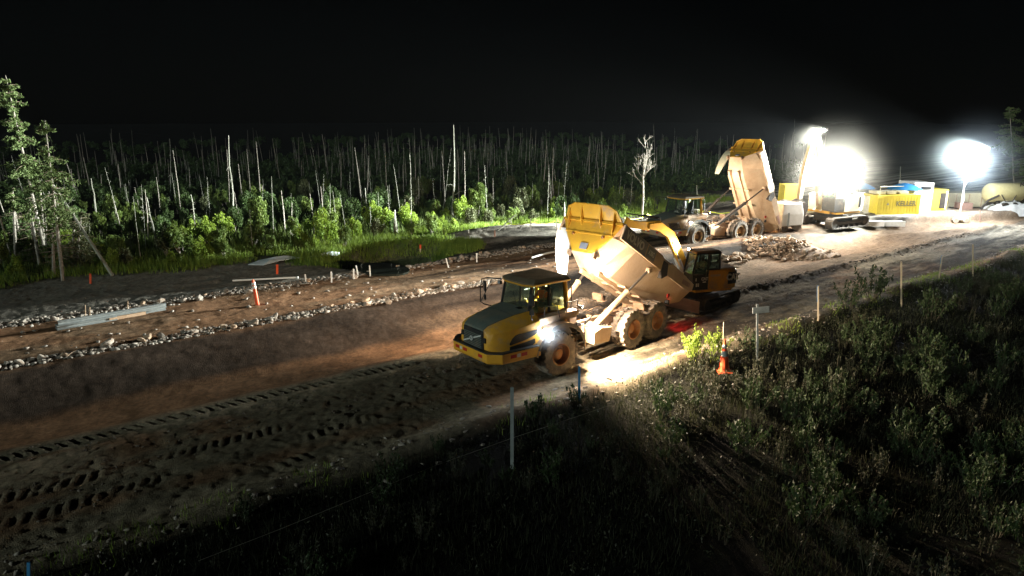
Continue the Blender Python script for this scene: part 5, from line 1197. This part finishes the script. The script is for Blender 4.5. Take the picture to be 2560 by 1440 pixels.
for dx, dz in ((-.31, -.22), (-.31, .24), (.31, .24), (.31, -.22)):
    hd = MB().loft([[(dx-.28, -.18, hl+dz-.22), (dx+.28, -.18, hl+dz-.22), (dx+.28, -.22, hl+dz+.22), (dx-.28, -.22, hl+dz+.22)], [(dx-.16, .08, hl+dz-.1), (dx+.16, .08, hl+dz-.1), (dx+.16, .08, hl+dz+.14), (dx-.16, .08, hl+dz+.14)]]).build('floodlight', 'black', lt_)
    MB().loft([[(dx-.25, -.20, hl+dz-.20), (dx+.25, -.20, hl+dz-.20), (dx+.25, -.24, hl+dz+.20), (dx-.25, -.24, hl+dz+.20)], [(dx-.25, -.22, hl+dz-.20), (dx+.25, -.22, hl+dz-.20), (dx+.25, -.26, hl+dz+.20), (dx-.25, -.26, hl+dz+.20)]]).build('lens', 'lampbig', hd)
    tower_heads.append(b+Vector((dx, -.45, hl+dz)))

# ---------------------------------------------------------------- drivers
def person(loc, rz, label, top='vest', tilt=0):
    J = {'hip': (0, 0, .08), 'belly': (.0, 0, .28), 'chest': (-.02, 0, .46), 'neck': (0, 0, .60), 'head': (.03, 0, .72), 'crown': (.03, 0, .83),
         'sl': (-.01, .19, .53), 'el': (.12, .27, .30), 'hl': (.36, .15, .34), 'sr': (-.01, -.19, .53), 'er': (.12, -.27, .30), 'hr': (.36, -.15, .34),
         'tl': (.03, .10, .08), 'kl': (.44, .15, .13), 'al': (.50, .15, -.28), 'fl': (.64, .15, -.31), 'tr': (.03, -.10, .08), 'kr': (.44, -.15, .13), 'ar': (.50, -.15, -.28), 'fr': (.64, -.15, -.31)}
    Ed = [('hip', 'belly'), ('belly', 'chest'), ('chest', 'neck'), ('neck', 'head'), ('head', 'crown'), ('chest', 'sl'), ('sl', 'el'), ('el', 'hl'), ('chest', 'sr'), ('sr', 'er'), ('er', 'hr'), ('hip', 'tl'), ('tl', 'kl'), ('kl', 'al'), ('al', 'fl'), ('hip', 'tr'), ('tr', 'kr'), ('kr', 'ar'), ('ar', 'fr')]
    rad = {'hip': .14, 'belly': .13, 'chest': .15, 'neck': .06, 'head': .095, 'crown': .06, 'sl': .07, 'sr': .07, 'el': .048, 'er': .048, 'hl': .034, 'hr': .034, 'tl': .09, 'tr': .09, 'kl': .065, 'kr': .065, 'al': .045, 'ar': .045, 'fl': .04, 'fr': .04}
    def skinned(keys, edges, grow_, name, mat):
        me = bpy.data.meshes.new(name); ix = {k: i for i, k in enumerate(keys)}
        me.from_pydata([J[k] for k in keys], [(ix[a], ix[b]) for a, b in edges], []); o = bpy.data.objects.new(name, me); COL.objects.link(o)
        md = o.modifiers.new('skin', 'SKIN'); md.use_smooth_shade = True
        for i, k in enumerate(keys): r = rad[k]*grow_; me.skin_vertices[0].data[i].radius = (r, r)
        me.skin_vertices[0].data[0].use_root = True; sb = o.modifiers.new('s', 'SUBSURF'); sb.levels = 1; sb.render_levels = 2
        dg = bpy.context.evaluated_depsgraph_get(); m2 = bpy.data.meshes.new_from_object(o.evaluated_get(dg)); bpy.data.objects.remove(o)
        m2.materials.clear(); m2.materials.append(M[mat]); o = bpy.data.objects.new(name, m2); COL.objects.link(o); return o
    root = skinned(list(J), Ed, 1.0, 'person', 'skin'); root.location = loc; root.rotation_euler = (0, 0, rz); tag(root, label, 'person')
    k = ['belly', 'chest', 'sl', 'el', 'sr', 'er', 'hip']; e = [('belly', 'chest'), ('chest', 'sl'), ('sl', 'el'), ('chest', 'sr'), ('sr', 'er'), ('belly', 'hip')]
    skinned(k, e, 1.18, 'jacket', top).parent = root
    k = ['hip', 'tl', 'kl', 'al', 'tr', 'kr', 'ar']; e = [('hip', 'tl'), ('tl', 'kl'), ('kl', 'al'), ('hip', 'tr'), ('tr', 'kr'), ('kr', 'ar')]
    skinned(k, e, 1.12, 'trousers', 'navy').parent = root
    h = MB(); rings = []
    for t in range(6): a = t/5*math.pi/2; rings.append([(.025+.118*math.cos(a)*math.cos(q_*TAU/18)*1.08, .118*math.cos(a)*math.sin(q_*TAU/18), .775+.10*math.sin(a)) for q_ in range(18)])
    h.loft(rings); h.box((.15, 0, .775), (.07, .15, .012)); h.build('hard_hat', 'orange' if top == 'vest' else 'white', root, smooth=True)
    f = MB(); f.box((.135, 0, .725), (.035, .025, .045)); f.build('nose', 'skin', root)
    f = MB(); f.box((.122, .035, .745), (.012, .025, .012)).box((.122, -.035, .745), (.012, .025, .012)).box((.122, 0, .685), (.012, .05, .010)); f.build('eyes_and_mouth', 'dark', root)
    hands = MB()
    for sg in (-1, 1):
        for q_ in range(4): hands.path([(.38, sg*(.15-.02), .325+.018*q_), (.42, sg*(.12), .33+.018*q_), (.41, sg*.09, .325+.018*q_)], [.010, .009, .008], 6)
        hands.path([(.37, sg*.14, .39), (.40, sg*.11, .395)], [.012, .009], 6)
    hands.build('fingers', 'skin', root)
    return root
bpy.context.view_layer.update()
person(t1.matrix_world @ Vector((-.36, 0, 2.28)), R(219), 'driver in an orange vest and helmet at the wheel of the near truck')
person(ex1.matrix_world @ HM1 @ Vector((.42, .55, 1.68)), R(197), 'operator in a pale jacket seated in the compact excavator cab', top='cream')

PW = dict(cab=2100, cabfar=6500, low=14000, side=220, cab2=1600, tail=60, boom1=1100, A=4600, Ao=3600, B=8000, Bo=4200, Bf=600000, top=330000, Af=15000, sun=.9); HAZE = .00004
BLOOM_BALLS = [('dust_bloom_cloud', 'LA+Vector((0, 0, -.2))', 5.5, .12, (1, .95, .86), .0, 4.0), ('tower_bloom', '(tower_heads[0]+tower_heads[2])/2', 6.0, .055, (.80, .92, 1), .0, 4.0),  # volumes added as lamp bloom; the first is also dust around the excavator
 ('lamp_bloom', 'W1 @ Vector((.72, 1.6, 1.8))', .8, .25, (.9, .95, 1), .0, 2.5), ('lamp_bloom', 'W2 @ Vector((.72, 1.6, 1.8))', .7, .2, (1, .95, .8), .0, 2.5)]  # small volumes added for the glare of the side lamps

# ---------------------------------------------------------------- world, lamps, camera
w = bpy.data.worlds.new('World'); S.world = w; w.use_nodes = True; nt = w.node_tree
bg = nt.nodes['Background']; sky = nt.nodes.new('ShaderNodeTexSky'); sky.sky_type = 'NISHITA'; sky.sun_disc = False
SUN_EL, SUN_AZ = R(14), R(234)
sky.sun_elevation = SUN_EL; sky.sun_rotation = SUN_AZ; sky.air_density = 1.0; sky.dust_density = .5
nt.links.new(sky.outputs[0], bg.inputs['Color']); bg.inputs['Strength'].default_value = .00010
sd = bpy.data.lights.new('fill_sun', 'SUN'); sd.energy = PW['sun']; sd.angle = R(3); sd.color = (.85, 1.0, .92)  # weak sun added as cool fill from the left, no visible source
so = bpy.data.objects.new('fill_sun', sd); COL.objects.link(so)
dirv = Vector((math.sin(SUN_AZ)*math.cos(SUN_EL), math.cos(SUN_AZ)*math.cos(SUN_EL), math.sin(SUN_EL)))
so.rotation_euler = dirv.to_track_quat('Z', 'Y').to_euler()

def point(name, loc, power, col, rad=.12, spot=None, target=None, blend=.6):
    d = bpy.data.lights.new(name, 'SPOT' if spot else 'POINT'); d.energy = power; d.color = col; d.shadow_soft_size = rad
    o = bpy.data.objects.new(name, d); COL.objects.link(o); o.location = loc
    if spot:
        d.spot_size = R(spot); d.spot_blend = blend
        o.rotation_euler = (Vector(target)-Vector(loc)).to_track_quat('-Z', 'Y').to_euler()
    return o
bpy.context.view_layer.update()
W1 = t1.matrix_world; W2 = t2.matrix_world; WE1 = ex1.matrix_world; WE2 = ex2.matrix_world
WARM = (1.0, .77, .54); COOL = (.88, .95, 1.0)
for sg, pw in ((1, PW['cab']), (-1, PW['cabfar'])):
    a = W1 @ Vector((-1.08, sg*.62, 3.28)); b = W1 @ Vector((-4.5, 3.0, .3)) if sg > 0 else W1 @ Vector((-2.0, -6.0, .5)); point('work_light', a, pw, WARM, .07, 165, b, .5)
a = W1 @ Vector((.72, 1.46, 1.8)); point('side_light', a, PW['side'], COOL, .05, 160, W1 @ Vector((.9, 4, .3)), .5)
for sg in (1, -1):
    a = W2 @ Vector((-1.08, sg*.62, 3.28)); point('work_light', a, PW['cab2'], (1, .84, .66), .07, 165, W2 @ Vector((-5.0, sg*2.2, .8)), .5)
a = W2 @ Vector((.72, 1.46, 1.8)); point('side_light', a, PW['side']*.5, WARM, .05, 160, W2 @ Vector((.9, 4, .3)), .5)
for sg in (1, -1):
    a = W1 @ RM1 @ Vector((-7.35, sg*1.1, .95)); point('tail_light', a, PW['tail'], (1, .03, .03), .05, 100, W1 @ RM1 @ Vector((-8.0, sg*1.7, 0)), .8)
a = WE1 @ HM1 @ Vector((1.2, .3, 2.9)); point('boom_light', a, PW['boom1'], (1, .93, .82), .06, 120, WE1 @ HM1 @ Vector((4.5, .8, 3.2)), .6)
LA = WE2 @ HM2 @ Vector((1.15, .62, 3.3)); LA2 = WE2 @ HM2 @ Vector((1.35, -.5, 3.3))
point('flood_light', LA, PW['A'], (1, .93, .82), .12, 105, (17.5, 47, 0), .9)
point('flood_light', LA2, PW['Ao'], (1, .95, .86), .12)
point('flood_light', WE2 @ HM2 @ Vector((.9, 1.35, 2.9)), PW['Ao'], (1, .95, .86), .12)
a = W1 @ Vector((-1.22, 1.24, 2.35)); point('work_light', a, PW['low'], WARM, .06, 126, W1 @ Vector((-3.7, 4.7, 0)), .6)
FT = Vector((-9, 46, 2.5))
point('tower_beam', (tower_heads[1]+tower_heads[2])/2+Vector((1.2, -.2, .75)), PW['Bf'], (.93, 1.0, .93), .25, 52, FT, 1.0)
LT = WE2 @ HM2 @ Vector((1.85, .45, 5.45)); point('boom_top_light', LT, PW['top'], (.95, 1.0, .93), .15, 62, Vector((-8, 46, 1.5)), 1.0)
point('flood_beam', LA, PW['Af'], (.95, 1.0, .93), .15, 75, Vector((-12, 44, 2)), 1.0)
for k, h in enumerate(tower_heads): point('tower_light', h, PW['B']/4, COOL, .2, 130, h+Vector((-1, -1.0, -6)), .6); point('tower_glow', h, PW['Bo']/4, COOL, .2)

# haze in the air, and added volumes for lamp bloom
def vol(name, mesh_fn, dens, col, aniso, kind='stuff'):
    m = bpy.data.materials.new(name); m.use_nodes = True; n_ = m.node_tree; n_.nodes.remove(n_.nodes['Principled BSDF'])
    v = n_.nodes.new('ShaderNodeVolumePrincipled'); v.inputs['Color'].default_value = (*col, 1); v.inputs['Density'].default_value = dens; v.inputs['Anisotropy'].default_value = aniso
    n_.links.new(v.outputs[0], n_.nodes['Material Output'].inputs['Volume'])
    o = mesh_fn(); o.data.materials.clear(); o.data.materials.append(m); o['kind'] = kind; return o, v, n_
def bloom_ball(name, cx, r, dens, col, an, an_pow=3.0, sq=(1, 1, 1)):
    def mk():
        bm = bmesh.new(); bmesh.ops.create_icosphere(bm, subdivisions=3, radius=r); me = bpy.data.meshes.new(name); bm.to_mesh(me); bm.free()
        o = bpy.data.objects.new(name, me); COL.objects.link(o); o.location = cx; o.scale = sq; return o
    o, v, n_ = vol(name, mk, dens, col, an)
    tc = n_.nodes.new('ShaderNodeTexCoord'); ln = n_.nodes.new('ShaderNodeVectorMath'); ln.operation = 'LENGTH'
    mr = n_.nodes.new('ShaderNodeMapRange'); mr.inputs[1].default_value = r; mr.inputs[2].default_value = 0; mr.inputs[3].default_value = 0; mr.inputs[4].default_value = 1
    pw = n_.nodes.new('ShaderNodeMath'); pw.operation = 'POWER'; pw.inputs[1].default_value = an_pow
    nz = n_.nodes.new('ShaderNodeTexNoise'); nz.inputs['Scale'].default_value = .45; nz.inputs['Detail'].default_value = 3
    m1 = n_.nodes.new('ShaderNodeMath'); m1.operation = 'MULTIPLY'; m2 = n_.nodes.new('ShaderNodeMath'); m2.operation = 'MULTIPLY'; m2.inputs[1].default_value = dens*2
    L_ = n_.links.new; L_(tc.outputs['Object'], ln.inputs[0]); L_(ln.outputs['Value'], mr.inputs[0]); L_(mr.outputs[0], pw.inputs[0]); L_(pw.outputs[0], m1.inputs[0]); L_(tc.outputs['Object'], nz.inputs['Vector']); L_(nz.outputs['Fac'], m1.inputs[1]); L_(m1.outputs[0], m2.inputs[0]); L_(m2.outputs[0], v.inputs['Density'])
for a_ in BLOOM_BALLS: bloom_ball(*a_[:1], eval(a_[1]), *a_[2:])
if HAZE:
    vol('haze', lambda: MB().box((20, 80, 15), (420, 300, 50)).build('haze', None), HAZE, (.85, .92, 1), .2)

cd = bpy.data.cameras.new('camera'); cd.lens = 36*FPX/2560; cd.sensor_width = 36; cd.clip_end = 3000; cd.clip_start = .5
cam = bpy.data.objects.new('camera', cd); COL.objects.link(cam); cam.location = (0, 0, CAM_H); cam.rotation_euler = (math.pi/2-CAM_PITCH, 0, 0); S.camera = cam
S.view_settings.view_transform = 'Standard'; S.view_settings.look = 'None'; S.view_settings.exposure = .3; S.view_settings.gamma = 1
S.render.engine = 'CYCLES'
c = S.cycles; c.use_denoising = True; c.max_bounces = 6; c.diffuse_bounces = 3; c.glossy_bounces = 2; c.transparent_max_bounces = 16; c.transmission_bounces = 4; c.volume_bounces = 0
c.sample_clamp_indirect = 4; c.use_light_tree = True; c.caustics_reflective = False; c.caustics_refractive = False
